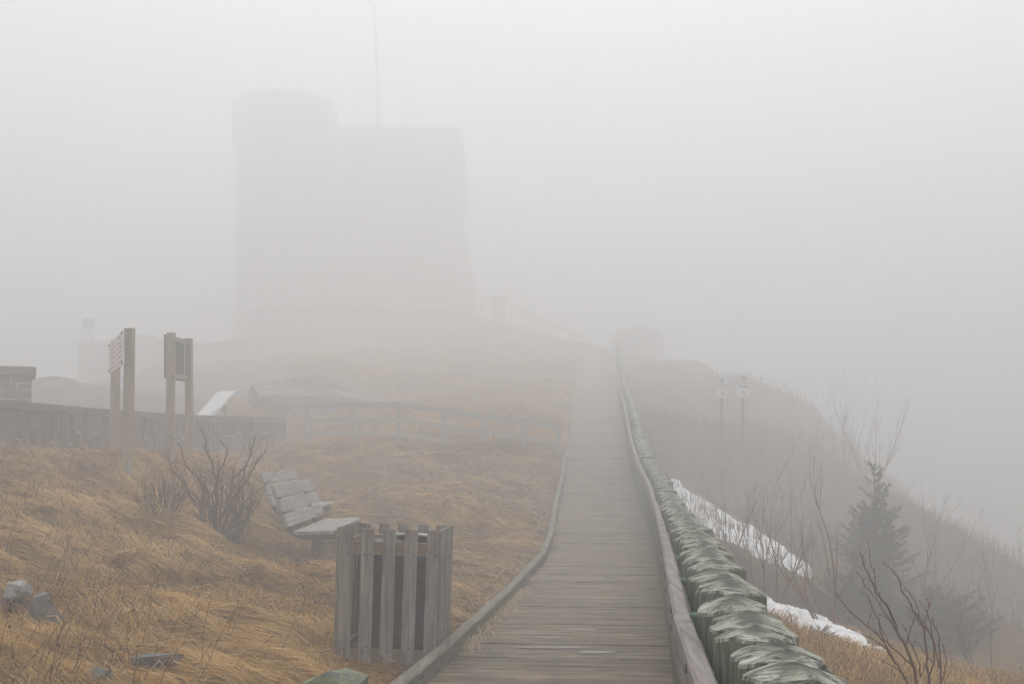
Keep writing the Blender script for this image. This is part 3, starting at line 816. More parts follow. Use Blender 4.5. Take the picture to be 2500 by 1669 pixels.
# ------------------------------------------------------------------ notice signs
def notice_signs():
    # first: white board with red print, seen from the front-left edge on
    a = Vector((P(314, 1150, 15.2).x, 15.2, 0)); b = Vector((P(281, 1128, 17.5).x, 17.5, 0))
    s = empty('notice_sign', (a.x, a.y, gz(a.x, a.y) - .05))
    tag(s, 'white notice board with red print bolted to two timber posts, seen nearly edge on', 'sign')
    za = P(0, 801, 15.2).z; zb = P(0, 830, 17.5).z
    dirv = (b - a); yaw = math.atan2(dirv.y, dirv.x)
    rot = Matrix.Rotation(yaw, 3, 'Z')
    for p, zt, hf in ((a, za, 1), (b, zb, 1)):
        base = gz(p.x, p.y) - .3; h = zt - base
        mb = MB(); mb.cbox((0, 0, 0), (.138, .09, h), .004, Matrix.Rotation(R(-12), 3, 'Z'))
        o = mb.build('post', M['sign_post'], s); o.location = Vector((p.x, p.y, base + h / 2)) - s.location; o.rotation_euler = (0, R(.8), 0)
    # board: plane through the left faces of the posts
    d1 = P(302, 805, 15.05); d2 = P(268, 830, 17.05)
    zt1, zb1 = P(0, 805, 15.05).z, P(0, 889, 15.05).z
    cx_ = (d1 + d2) / 2; L = math.hypot(d2.x - d1.x, d2.y - d1.y); yaw = math.atan2(d2.y - d1.y, d2.x - d1.x)
    zc = (zt1 + zb1) / 2; hh = zt1 - zb1
    bd = empty('board', Vector((cx_.x, cx_.y, zc)) - s.location, (0, 0, yaw)); bd.parent = s
    bpy.data.objects.remove(bd)
    mb = MB(); mb.cbox((0, 0, 0), (L, .02, hh), .004); brd = mb.build('board', M['board_white'], s)
    brd.location = Vector((cx_.x, cx_.y, zc)) - s.location; brd.rotation_euler = (0, 0, yaw)
    rg = random.Random(2); mb = MB()
    side = 1       # the face turned to the lower left of the picture
    for col in (0, 1):
        x0 = -L * .44 + col * L * .46
        for row in range(6):
            z = hh * (.36 - row * .145); x = x0 + (L * .1 if row == 0 else 0); end = x0 + L * (.24 if row == 0 else rg.uniform(.32, .40))
            while x < end:
                wl = rg.uniform(.04, .12); mb.box((x + wl / 2, side * .0125, z), (wl, .004, hh * .062)); x += wl + .03
    mb.build('red_print', M['red_print'], brd)
    for px_, pz in ((-L * .46, .22), (-L * .46, -.22), (L * .46, .22), (L * .46, -.22)):
        mb = MB(); mb.tube([(px_, side * .009, pz * hh / .52), (px_, side * .03, pz * hh / .52)], .022, 8); mb.build('bolt', M['bolt'], brd)
    # second: dark panel on two timber posts, seen from behind
    a = Vector((P(416, 1132, 17).x, 17, 0)); b = Vector((P(462, 1116, 18.4).x, 18.4, 0))
    s = empty('information_sign', (a.x, a.y, gz(a.x, a.y) - .05))
    tag(s, 'framed panel on two timber posts with crossrails, its dark back turned this way', 'sign')
    for p, vt in ((a, 812), (b, 826)):
        zt = P(0, vt, p.y).z; base = gz(p.x, p.y) - .3; h = zt - base
        mb = MB(); mb.cbox((0, 0, 0), (.125, .09, h), .004)
        o = mb.build('post', M['sign_post'], s); o.location = Vector((p.x, p.y, base + h / 2)) - s.location; o.rotation_euler = (0, R(.8 if p is a else -.5), R(-12))
    for v1, v2, w1, w2 in ((821, 833, 829, 842), (912, 923, 914, 928)):
        q1 = P(424, (v1 + v2) / 2, 17.0); q2 = P(456, (w1 + w2) / 2, 18.4); hh = (v2 - v1) / F * 17.0
        c = (q1 + q2) / 2; L = math.hypot(q2.x - q1.x, q2.y - q1.y); yaw = math.atan2(q2.y - q1.y, q2.x - q1.x)
        mb = MB(); mb.cbox((0, 0, 0), (L + .12, .04, hh), .003, Matrix.Rotation(yaw, 3, 'Z') @ Matrix.Rotation(-math.atan2(q2.z - q1.z, L), 3, 'Y'))
        o = mb.build('crossrail', M['sign_post'], s); o.location = c - s.location
    q1 = P(400, 814, 17.5); q2 = P(450, 826, 18.5); zt = P(0, 815, 17.5).z; zb = P(0, 922, 17.5).z
    dv = Vector((q2.x - q1.x, q2.y - q1.y, 0)); L = dv.length; yaw = math.atan2(dv.y, dv.x); c = Vector(((q1.x + q2.x) / 2, (q1.y + q2.y) / 2, (zt + zb) / 2))
    L = L * .93
    mb = MB(); mb.cbox((0, 0, 0), (L, .03, zt - zb), .01, Matrix.Rotation(yaw, 3, 'Z')); o = mb.build('panel', M['panel_back'], s); o.location = c - s.location
notice_signs()

# ------------------------------------------------------------------ tilted lectern board behind the wall
def lectern():
    c = [P(479, 1014, 29.0), P(520, 1014, 28.4), P(575, 953, 29.4), P(531, 955, 30.2)]
    z0 = gz(c[0].x, 29) ; s = empty('lectern_sign', (P(527, 1000, 29.3).x, 29.3, z0)); off = s.location
    tag(s, 'pale tilted information board on two short posts behind the wall', 'sign')
    c[0] = c[0] + (c[0] - c[3]) * .25; c[1] = c[1] + (c[1] - c[2]) * .25
    nn = (c[1] - c[0]).cross(c[3] - c[0]).normalized()
    if nn.z < 0: nn = -nn
    mb = MB(); mb.add([p - off for p in c] + [p - nn * .04 - off for p in c], [(0, 1, 2, 3), (7, 6, 5, 4), (0, 4, 5, 1), (1, 5, 6, 2), (2, 6, 7, 3), (3, 7, 4, 0)])
    pn = mb.build('panel', M['board_white'], s)
    def q(a, b_): return c[0] * (1 - a) * (1 - b_) + c[1] * a * (1 - b_) + c[2] * a * b_ + c[3] * (1 - a) * b_ + nn * .004 - off
    mb = MB(); mb.add([q(.45, .22), q(.97, .22), q(.97, .42), q(.45, .42)], [(0, 1, 2, 3)]); mb.build('blue_picture', M['blue_print'], pn)
    mb = MB()
    for k in range(4):
        b_ = .52 + k * .045; mb.add([q(.2, b_), q(.7 + .1 * (k % 2), b_), q(.7 + .1 * (k % 2), b_ + .012), q(.2, b_ + .012)], [(0, 1, 2, 3)])
    mb.build('print_lines', M['coping'], pn)
    for u in (546, 551):
        d = 29.2 + (u - 546) * .12; p = P(u, 985, d); mb = MB(); mb.tube([Vector((p.x, d, z0 - .3)) - off, Vector((p.x, d, P(0, 988, d).z)) - off], .028, 8); mb.build('leg', M['metal_grey'], s)
lectern()

# ------------------------------------------------------------------ guard fence across the slope
def guard_fence():
    s = empty('guard_fence', (-1.5, 27, 1.5)); off = s.location
    tag(s, 'grey timber guard fence of posts and rails crossing the grass slope to the boardwalk', 'fence')
    posts = [(750, 984, 1084, 28.5), (861, 980, 1083, 27.5), (973, 980, 1086, 27.0), (1083, 994, 1097, 26.6), (1181, 1008, 1102, 26.3), (1279, 1022, 1108, 26.0), (1364, 1034, 1108, 25.8)]
    pp = []
    for u, vt, vb, d in posts:
        t_ = P(u, vt, d); b_ = P(u, vb, d); base = min(b_.z, gz(t_.x, d)) - .3
        mb = MB(); mb.cbox((0, 0, 0), (.13, .13, t_.z - base), .006); o = mb.build('post', M['fence_wood'], s)
        o.location = Vector((t_.x, d, (t_.z + base) / 2)) - off; pp.append(t_)
    def rail(a, b_, dh, hh, y=.085):
        a = a + Vector((0, -y, -dh)) - off; b_ = b_ + Vector((0, -y, -dh)) - off; dd = b_ - a
        mb = MB(); mb.cbox((0, 0, 0), (dd.length + .01, .04, hh), .004)
        o = mb.build('rail', M['fence_wood'], s); o.location = (a + b_) / 2; o.rotation_euler = dd.to_track_quat('X', 'Z').to_euler()
    for a, b_ in zip(pp[:-1], pp[1:]):
        rail(a, b_, .08, .15); rail(a, b_, .50, .12); rail(a, b_, .90, .11)
guard_fence()

# ------------------------------------------------------------------ rocks
def rock(name, loc, size, seed, mat, label, rotz=0, cat='rock', pts=26, sub=3, rough=.05, group=None):
    rg = random.Random(seed); bm = bmesh.new()
    for _ in range(pts):
        v = Vector((rg.gauss(0, 1), rg.gauss(0, 1), rg.gauss(0, 1))).normalized(); v *= rg.uniform(.85, 1.05); bm.verts.new(v)
    r = bmesh.ops.convex_hull(bm, input=bm.verts[:])
    bmesh.ops.delete(bm, geom=[v for v in bm.verts if not v.link_faces], context='VERTS')
    bmesh.ops.triangulate(bm, faces=bm.faces[:])
    for i in range(sub): bmesh.ops.subdivide_edges(bm, edges=bm.edges[:], cuts=1, use_grid_fill=True); 
    for v in bm.verts:
        n_ = noise.noise(v.co * 2.3 + Vector((seed, 0, 0))) * 1.0 + noise.noise(v.co * 6 + Vector((0, seed, 0))) * .5 + noise.noise(v.co * 14) * .25
        v.co += v.co.normalized() * n_ * rough
        v.co = Vector((v.co.x * size[0], v.co.y * size[1], v.co.z * size[2]))
    me = bpy.data.meshes.new(name); bm.to_mesh(me); bm.free(); me.materials.append(mat)
    o = bpy.data.objects.new(name, me); C.objects.link(o); o.location = loc; o.rotation_euler = (0, 0, rotz)
    return tag(o, label, cat, group)
def on(u, v, d): p = P(u, v, d); return p
dr = G(105, 1540).y
p = P(42, 1440, dr + .05); rock('rock', p, (.105, .10, .075), 4, M['rock_white'], 'small pale rounded rock lying on the red-brown block at the left edge', .4, rough=.07, pts=40)
p = P(28, 1490, dr + .05); rock('rock', p, (.17, .15, .15), 9, M['rock_brown'], 'red-brown angular block at the left edge beneath a pale rock', .2, pts=12, rough=.03)
p = P(106, 1503, dr - .1); rock('rock', p, (.155, .15, .17), 21, M['rock_grey'], 'upright grey boulder in the grass beside the red-brown block', .9, pts=20, rough=.05)
p = G(380, 1660); rock('rock', (p.x, p.y, p.z + .10), (.17, .14, .15), 33, M['rock_slab'], 'flat dark grey slab with lichen spots at the bottom of the slope', .3, pts=12, rough=.02)
p = G(262, 1690); rock('rock', (p.x + .02, p.y - .1, p.z + .05), (.14, .12, .07), 41, M['rock_slab'], 'low dark rock just showing at the bottom edge left of the lichened slab', .1, pts=12, rough=.02)
p = P(822, 1690, 6.2); rock('rock', (p.x, p.y, gz(p.x, p.y) + .04), (.24, .2, .20), 17, M['rock_moss'], 'moss covered pointed rock in front of the slatted surround', .5, pts=18, rough=.03)
p = G(625, 1275); 
# outcrop behind the guard fence
p = P(760, 985, 37); rock('rock_outcrop', (p.x, p.y, P(0, 985, 37).z - .45), (3.0, 1.9, 1.45), 50, M['rock_far'], 'broad dark rock outcrop behind the guard fence, dim in the fog', .2, pts=30, sub=4, rough=.10)

# ------------------------------------------------------------------ snow patches
def snow(name, top_edge, bot_edge, label):
    """a drift between two lines on the ground, thick in the middle and feathered out at the rim"""
    n = 180; m_ = 16; vs = []
    te = [G(*q) if len(q) == 2 else P(*q) for q in top_edge]; be = [G(*q) if len(q) == 2 else P(*q) for q in bot_edge]
    def along(pl, t_):
        k = t_ * (len(pl) - 1); i = min(int(k), len(pl) - 2); return pl[i].lerp(pl[i + 1], k - i)
    for i in range(n + 1):
        t_ = i / n; a = along(te, t_); b_ = along(be, t_)
        for j in range(m_ + 1):
            s = j / m_; p = a.lerp(b_, s)
            jx = .16 * noise.noise(Vector((t_ * 22, s * 3, 1))) + .12 * noise.noise(Vector((t_ * 60, s * 4, 3))) + .06 * noise.noise(Vector((t_ * 130, s * 4, 3))); p = p + (b_ - a).normalized() * jx
            edge = min(s, 1 - s) * 2; e2 = min(1, edge * 2.2) ** .6; e3 = min(1, min(t_, 1 - t_) * 12) ** .7
            vs.append(Vector((p.x, p.y, gz(p.x, p.y) - .06 + .15 * e2 * e3 + .03 * noise.noise(Vector((p.x * 1.5, p.y * 1.5, 0))))))
    fs = [(i * (m_ + 1) + j, i * (m_ + 1) + j + 1, (i + 1) * (m_ + 1) + j + 1, (i + 1) * (m_ + 1) + j) for i in range(n) for j in range(m_)]
    mb = MB(); mb.add(vs, fs); o = mb.build(name, M['snow'], None, True); return tag(o, label, 'snow', None, 'stuff')
snow('snow_patch', [(1618, 1160), (1680, 1200), (1760, 1245), (1850, 1290), (1915, 1335), (1965, 1385), (1990, 1405)],
     [(1620, 1195), (1680, 1262), (1760, 1322), (1850, 1372), (1900, 1395), (1950, 1408), (1988, 1412)], 'upper strip of old snow running down the slope beyond the palisade')
snow('snow_patch', [(1820, 1450, 14.2), (1900, 1475, 13.5), (1950, 1493, 13.1), (2000, 1512, 12.7), (2100, 1562, 11.7), (2160, 1597, 10.9), (2190, 1620, 10.5)],
     [(1830, 1520, 12.2), (1890, 1540, 11.8), (1950, 1560, 11.4), (2040, 1585, 11.0), (2100, 1606, 10.7), (2150, 1622, 10.5), (2190, 1630, 10.3)], 'lower strip of old snow behind the golden grass near the palisade')

# ------------------------------------------------------------------ bare shrubs
def grow(mb, p, d, length, r0, level, rg, kink=.22, side=(2, 4), up=.15, n_seg=6, spread=.8, shrink=.55, tip=.25, lvmb=None, sides=5):
    pts = [p.copy()]; rr = [r0]; dirv = d.normalized(); buds = []
    for i in range(n_seg):
        dirv = (dirv + Vector((rg.gauss(0, kink), rg.gauss(0, kink), rg.gauss(0, kink) + up * .5))).normalized()
        pts.append(pts[-1] + dirv * length / n_seg); rr.append(r0 * (1 - (1 - tip) * (i + 1) / n_seg))
        buds.append((pts[-1].copy(), dirv.copy(), rr[-1], (i + 1) / n_seg))
    (lvmb[min(level, len(lvmb) - 1)] if lvmb else mb).tube(pts, rr, sides if level < 2 else 4, 0, True)
    if level <= 0: return
    nb = rg.randint(*side)
    for _ in range(nb):
        q, dv, r_q, k = buds[rg.randrange(1, len(buds))]
        a = Vector((rg.gauss(0, 1), rg.gauss(0, 1), rg.gauss(.2, .6))).normalized()
        nd = (dv + a * spread).normalized()
        grow(mb, q, nd, length * shrink * rg.uniform(.7, 1.25), max(r_q * .68, .0016), level - 1, rg, kink, side, up, max(3, n_seg - 1), spread, shrink, tip, lvmb, sides)

def shrub(name, loc, height, n_stems, spread, levels, r0, seed, mat, label, cat='shrub', group=None, kink=.2, lean=(0, 0), base=.12, side=(2, 4), bspread=.7, scale=(1, 1, 1)):
    rg = random.Random(seed); mb = MB(); tw = MB()
    for i in range(n_stems):
        a = rg.uniform(0, 2 * PI); q = Vector((math.cos(a) * base * rg.random(), math.sin(a) * base * rg.random(), -.05))
        d = Vector((math.cos(a) * spread * rg.uniform(.3, 1) + lean[0], math.sin(a) * spread * rg.uniform(.3, 1) + lean[1], 1))
        grow(mb, q, d, height * rg.uniform(.65, 1.0), r0 * rg.uniform(.6, 1.1), levels, rg, kink, side, .18, 7, bspread, .5)
    o = mb.build(name, mat, None, True); o.location = loc; o.scale = scale
    return tag(o, label, cat, group)

# big twisted shrub in the grass, modelled by its limbs
def big_shrub():
    base = Vector((-3.68, 12.6, gz(-3.68, 12.6))); d = 12.6
    s = empty('twisted_shrub', base); tag(s, 'tall twisted bare shrub with dark knotted stems in the grass left of the benches', 'shrub')
    rg = random.Random(12); mb = MB(); tw = MB()
    def q(u, v, dd=0.0): return P(u, v, d + dd) - base
    limbs = [
        ([(505, 1300), (500, 1250), (478, 1215), (445, 1180), (418, 1140), (410, 1115)], .022),
        ([(515, 1300), (512, 1240), (505, 1190), (480, 1160), (455, 1135), (442, 1105), (436, 1080)], .024),
        ([(520, 1300), (522, 1240), (528, 1180), (520, 1140), (505, 1100), (500, 1065)], .026),
        ([(525, 1300), (532, 1250), (530, 1200), (535, 1150), (548, 1130), (556, 1095), (540, 1080)], .022),
        ([(530, 1305), (545, 1250), (566, 1200), (570, 1165), (600, 1140), (612, 1110), (620, 1065)], .030),
        ([(535, 1305), (560, 1245), (580, 1205), (605, 1165), (622, 1140), (632, 1120), (648, 1095)], .028),
        ([(545, 1305), (575, 1260), (592, 1240), (606, 1235), (608, 1270), (604, 1305)], .026),
        ([(500, 1300), (492, 1260), (494, 1210), (498, 1170)], .030),
        ([(528, 1300), (540, 1240), (542, 1200), (536, 1170)], .032),
        ([(510, 1300), (520, 1250), (518, 1215), (526, 1185)], .028),
        ([(540, 1300), (556, 1260), (575, 1225), (578, 1180)], .026),
        ([(512, 1300), (490, 1240), (462, 1205), (435, 1160), (430, 1130)], .016)]
    for pl, r0 in limbs:
        dd = rg.uniform(-.25, .35); n = len(pl); pts = []
        for i, (u, v) in enumerate(pl): pts.append(q(u, v, dd * i / n + rg.uniform(-.03, .03)))
        # refine
        fine = []
        for a, b_ in zip(pts[:-1], pts[1:]):
            for k in range(3): fine.append(a.lerp(b_, k / 3) + Vector((rg.gauss(0, .008), rg.gauss(0, .008), rg.gauss(0, .008))))
        fine.append(pts[-1]); r0 *= .72; rr = [r0 * (1 - .75 * i / len(fine)) for i in range(len(fine))]
        mb.tube(fine, rr, 7)
        for _ in range(15):
            i = rg.randrange(len(fine) // 4, len(fine)); dv = (fine[min(i + 1, len(fine) - 1)] - fine[i - 1]).normalized()
            nd = (dv + Vector((rg.gauss(0, .6), rg.gauss(0, .6), rg.gauss(.35, .5)))).normalized()
            grow(tw, fine[i], nd, rg.uniform(.10, .34), max(rr[i] * .42, .003), 1, rg, .16, (0, 3), .1, 5, .7, .55)
    for _ in range(15):
        a = rg.uniform(0, 6.28); q0 = Vector((math.cos(a) * .16 + .03, math.sin(a) * .16, -.05))
        grow(None, q0, Vector((math.cos(a) * .42, math.sin(a) * .42, 1)), rg.uniform(.45, 1.05), rg.uniform(.009, .018), 2, rg, .16, (4, 6), .22, 9, .7, .42, .3, [tw, tw, mb], 6)
    for _ in range(26):
        a = rg.uniform(0, 6.28); grow(tw, Vector((math.cos(a) * .22, math.sin(a) * .18, -.02)), Vector((math.cos(a) * .5, math.sin(a) * .4, 1)), rg.uniform(.15, .5), .007, 1, rg, .15, (0, 3), .1, 5, .6, .5)
    mb.build('stem', M['stem_grey'], s, True); tw.build('twig', M['stem'], s, True)
big_shrub()
p = G(395, 1272); shrub('twiggy_shrub', p, .62, 55, .9, 1, .0075, 31, M['stem'], 'low twiggy clump of fine stems left of the tall twisted shrub', lean=(.25, 0), base=.2, kink=.12, group=None)
p = G(225, 1180); shrub('twiggy_shrub', p, .38, 16, 1.1, 1, .005, 32, M['weed'], 'thin straggling twigs at the foot of the white notice board posts', lean=(.3, 0), base=.3, kink=.12)
p = G(30, 1240); shrub('twiggy_shrub', p, .5, 12, .6, 1, .005, 36, M['stem'], 'sparse thin shoots on the slope under the wall at the left edge', lean=(.15, 0), base=.35, kink=.1)

# near red-brown shrub by the palisade, bottom right
def red_shrub():
    d = 5.6; bx = P(2235, 1700, d); base = Vector((bx.x, d, gz(bx.x, d)))
    s = empty('budding_shrub', base); tag(s, 'red-brown bare shrub with budded shoots in the bottom right foreground', 'shrub')
    mb = MB(); tw = MB(); rg = random.Random(4)
    root = Vector((0, 0, -.05))
    # (points from the tip down), each limb at its own distance
    Z = lambda x, y: (2000 + x * 500 / 2125, 1300 + y * 369 / 1568)
    limbs = [
        ([(510, 120), (535, 300), (565, 420), (590, 600)], .0045), ([(435, 232), (460, 340), (515, 430), (575, 570), (590, 610), (690, 740), (770, 900), (840, 1080), (920, 1230), (980, 1380), (1010, 1568)], .014),
        ([(410, 432), (480, 550), (600, 690), (680, 830), (760, 960), (850, 1090), (900, 1170)], .007),
        ([(190, 645), (260, 750), (380, 870), (520, 980), (640, 1090), (720, 1210), (790, 1330), (860, 1440), (920, 1568)], .011),
        ([(365, 1015), (480, 1065), (600, 1120), (690, 1200), (760, 1290)], .006),
        ([(455, 620), (510, 660), (560, 780), (610, 890), (640, 1040), (700, 1130), (790, 1220), (960, 1360), (1000, 1400)], .008),
        ([(610, 890), (650, 990), (720, 1140)], .004), ([(640, 855), (720, 895), (790, 1000), (850, 1080)], .006),
        ([(690, 328), (760, 390), (830, 480), (855, 600), (930, 720), (1010, 850), (1090, 1000), (1110, 1200), (1125, 1350), (1150, 1568)], .011),
        ([(910, 590), (985, 690), (1050, 860), (1120, 980), (1175, 1090), (1210, 1220), (1250, 1400)], .007),
        ([(1000, 740), (990, 860), (950, 1000), (915, 1150)], .006),
        ([(1160, 685), (1130, 800), (1110, 900), (1100, 1000)], .005), ([(1130, 712), (1125, 830), (1165, 960), (1190, 1150), (1185, 1330), (1150, 1500), (1130, 1568)], .010),
        ([(1060, 730), (1120, 805)], .003), ([(1175, 900), (1215, 1000), (1245, 1100), (1265, 1300), (1260, 1568)], .010),
        ([(1290, 1185), (1315, 1310), (1300, 1430), (1270, 1568)], .007), ([(1350, 1460), (1300, 1550), (1290, 1580)], .006),
        ([(1025, 1150), (1090, 1230), (1175, 1340)], .005), ([(880, 980), (920, 1070), (990, 1220), (1035, 1340), (1050, 1480)], .007),
        ([(1005, 1080), (965, 1180)], .004), ([(540, 850), (500, 980)], .004), ([(690, 1340), (830, 1420), (900, 1500)], .006),
        ([(925, 785), (985, 830), (1090, 950), (1180, 1090)], .005), ([(930, 870), (1020, 915), (1070, 980)], .004), ([(1090, 1400), (1050, 1490)], .005)]
    for pl, r0 in limbs:
        dd = rg.uniform(-.16, .16); pts = []
        for i, (x, y) in enumerate(pl):
            u, v = Z(x, y); k = (1568 - y) / 1500; pts.append(P(u, v, d + dd * k) - base)
        if pl[-1][1] >= 1560: pts.append(Vector((pts[-1].x * .55, pts[-1].y * .3, -.05)))
        r0 *= .72; pts = pts[::-1]; fine = []
        for a, b_ in zip(pts[:-1], pts[1:]):
            for k in range(3): fine.append(a.lerp(b_, k / 3) + Vector((rg.gauss(0, .0025), rg.gauss(0, .0025), rg.gauss(0, .0025))))
        fine.append(pts[-1]); nf = len(fine); rr = [r0 * (1 - .7 * i / nf) for i in range(nf)]
        mb.tube(fine, rr, 8)
        for i in range(2, nf - 1):
            if rg.random() < .45 and pl[0][1] < 1400:
                dv = (fine[i + 1] - fine[i]).normalized(); sd_ = Vector((rg.choice((-1, 1)) * 1, rg.gauss(0, .5), .9)).normalized()
                q = (dv * .7 + sd_ * .7).normalized(); ln = rg.choice((.012, .018, .03))
                tw.tube([fine[i], fine[i] + q * ln * .6, fine[i] + q * ln], [max(rr[i] * .5, .002), .0028, .0008], 5)
        tw.tube([fine[-1], fine[-1] + (fine[-1] - fine[-2]).normalized() * .012, fine[-1] + (fine[-1] - fine[-2]).normalized() * .022], [rr[-1], .0032, .0006], 5)
    n0 = len(mb.v); mb.v += tw.v; mb.f += [tuple(i + n0 for i in f) for f in tw.f]; mb.build('stem', M['stem_red'], s, True)
red_shrub()

# saplings by the snow
def sapling(u, vb, d, h, seed, label, lean=(0, 0), stems=3, r0=.03, mat=None, lv=2, sp=.35):
    x = (u - UC) / F * d; loc = Vector((x, d, gz(x, d))); s = empty('bare_sapling', loc); tag(s, label, 'sapling', 'bare saplings beyond the palisade')
    rg = random.Random(seed); a_ = MB(); b_ = MB(); c_ = MB()
    for i in range(stems):
        an = rg.uniform(0, 6.28); dr = Vector((math.cos(an) * sp + lean[0], math.sin(an) * sp + lean[1], 1))
        grow(None, Vector((math.cos(an) * .08, math.sin(an) * .08, -.1)), dr, h * rg.uniform(.75, 1), r0 * rg.uniform(.6, 1), lv, rg, .10, (4, 6), .22, 9, .55, .48, .2, [a_, a_, a_])
    a_.build('stem', mat or M['stem_grey'], s, True)
    return s
sapling(2030, 1560, 12.2, 1.9, 61, 'slender twin-stemmed sapling rising from the near edge of the lower snow strip', (-.22, 0), 4, .020, M['stem_red'])
sapling(1888, 1490, 13.6, 1.35, 62, 'forked grey sapling standing in the lower snow strip nearest the palisade', (.05, 0), 3, .024)
sapling(1860, 1400, 16.5, 1.5, 63, 'thin sapling in front of the middle of the upper snow strip', (.05, 0), 3, .018, lv=2)
sapling(1790, 1330, 18, 1.3, 64, 'spindly branching sapling before the top of the upper snow strip', (0, 0), 4, .015, lv=2)
sapling(2420, 1640, 12.5, 1.3, 65, 'wispy sapling with fine crown towards the right edge', (-.1, 0), 3, .016, lv=2, sp=.5)
sapling(2270, 1500, 19, 1.5, 66, 'dim straight sapling to the right of the spruce', (0, 0), 3, .02, lv=2)
sapling(2130, 1330, 33, 3.3, 67, 'tall faint sapling on the ridge behind the spruce top', (-.1, 0), 8, .02, lv=2, sp=.5)
sapling(2060, 1250, 36, 2.8, 68, 'faint bushy sapling on the ridge left of the spruce top', (-.1, 0), 9, .018, lv=2, sp=.6)

# ------------------------------------------------------------------ spruce and junipers
def spruce(loc, h, width, seed, label, name='spruce_tree'):
    s = empty(name, loc); tag(s, label, 'conifer'); rg = random.Random(seed)
    tr = MB(); tr.tube([(0, 0, -.3), (.01, 0, h * .5), (0, 0, h)], [.06, .035, .006], 8); tr.build('trunk', M['stem_grey'], s, True)
    br = MB(); V = []; Fc = []
    z = h - .05; lev = 0
    def needles(a, b_, dens, ln):
        n = max(4, int((b_ - a).length * dens * 1.9)); ln *= 1.35; ax = (b_ - a).normalized()
        for i in range(n):
            p_ = a.lerp(b_, (i + rg.random()) / n); rdir = Vector((rg.gauss(0, 1), rg.gauss(0, 1), rg.gauss(.25, .8)))
            rdir = (rdir - ax * rdir.dot(ax)); 
            if rdir.length < .01: continue
            rdir = (rdir.normalized() + ax * .8).normalized(); sidev = rdir.cross(ax).normalized() * .0035
            k = len(V); V.extend([p_ - sidev, p_ + sidev, p_ + rdir * ln]); Fc.append((k, k + 1, k + 2))
    while z > h * .06:
        k = 1 - z / h; reach = width * (k ** 1.0) * rg.uniform(.6, 1.2) + .13
        for _ in range(rg.randint(6, 9) if z < h * .72 else rg.randint(2, 4)):
            a = rg.uniform(0, 2 * PI); rc = reach * rg.uniform(.5, 1.25); droop = .75 - k * .95 + rg.uniform(-.12, .12)
            st = Vector((0, 0, z + rg.uniform(-.04, .04))); mid = st + Vector((math.cos(a), math.sin(a), droop)) * rc * .5
            en = st + Vector((math.cos(a) * rc, math.sin(a) * rc, droop * rc * .9 + rc * .25))
            br.tube([st, mid, en], [.012 * (1 - .5 * (1 - k)), .008, .003], 4)
            needles(st.lerp(mid, .3), mid, 200, .045); needles(mid, en, 260, .042)
            for q in range(int(rc * 16)):
                t_ = rg.uniform(.25, 1); p_ = st.lerp(mid, t_ * 2) if t_ < .5 else mid.lerp(en, t_ * 2 - 1)
                sg = rg.choice((-1, 1)); dv = Vector((math.cos(a + sg * .9), math.sin(a + sg * .9), rg.gauss(-.05, .15))) * rc * .38 * (1.15 - t_)
                br.tube([p_, p_ + dv], [.004, .0015], 3); needles(p_, p_ + dv, 230, .038)
        z -= h * (.026 if z < h * .72 else .042) * rg.uniform(.8, 1.3)
    br.build('branch', M['stem_grey'], s)
    co = np.array([tuple(v) for v in V]); npmesh('needles', co, np.array(Fc), M['needles'], None, s, False)
    return s
x = (2135 - UC) / F * 18.5; spruce((x, 18.5, gz(x, 18.5) - .1), 1.6 - 50 / F * 18.5 - gz(x, 18.5) + .1, .92, 5, 'dark green spruce standing beyond the snow, top clear against the fog')
x = (2290 - UC) / F * 17.0; spruce((x, 17.0, gz(x, 17.0) - .25), 1.1, 1.1, 6, 'low spreading dark spruce to the right of the tall spruce', 'dwarf_spruce')
x = (2060 - UC) / F * 16.2; spruce((x, 16.2, gz(x, 16.2) - .25), 1.25, .9, 7, 'low dark spruce just behind the slender sapling and lower snow strip', 'dwarf_spruce')
def juniper(u, v, r0, seed, label, d=None):
    p_ = G(u, v); s = bpy.data.objects; rg = random.Random(seed); mb = MB()
    for i in range(70):
        a = rg.uniform(0, 6.28); st = Vector((rg.uniform(-r0, r0) * .8, rg.uniform(-.15, .15), 0)); dr = Vector((math.cos(a), math.sin(a) * .6, rg.uniform(.1, .9))).normalized(); ln = rg.uniform(.08, .22)
        en = st + dr * ln; mb.tube([st, en], [.005, .002], 4)
        for q in range(12):
            b_ = st.lerp(en, rg.uniform(.2, 1)); dv = (dr + Vector((rg.gauss(0, .8), rg.gauss(0, .8), rg.gauss(.2, .6)))).normalized() * .05
            sv = dv.cross(Vector((0, 1, 0))).normalized() * .004; mb.add([b_ - sv, b_ + sv, b_ + dv], [(0, 1, 2)])
    o = mb.build('juniper_bush', M['juniper']); o.location = p_; return tag(o, label, 'bush', 'creeping junipers at the edge of the snow')
juniper(1960, 1560, .35, 1, 'creeping juniper at the palisade end of the lower snow edge')
juniper(2060, 1600, .35, 2, 'creeping juniper under the slender sapling on the lower snow edge')
juniper(2110, 1618, .3, 3, 'creeping juniper farther right along the lower snow edge')

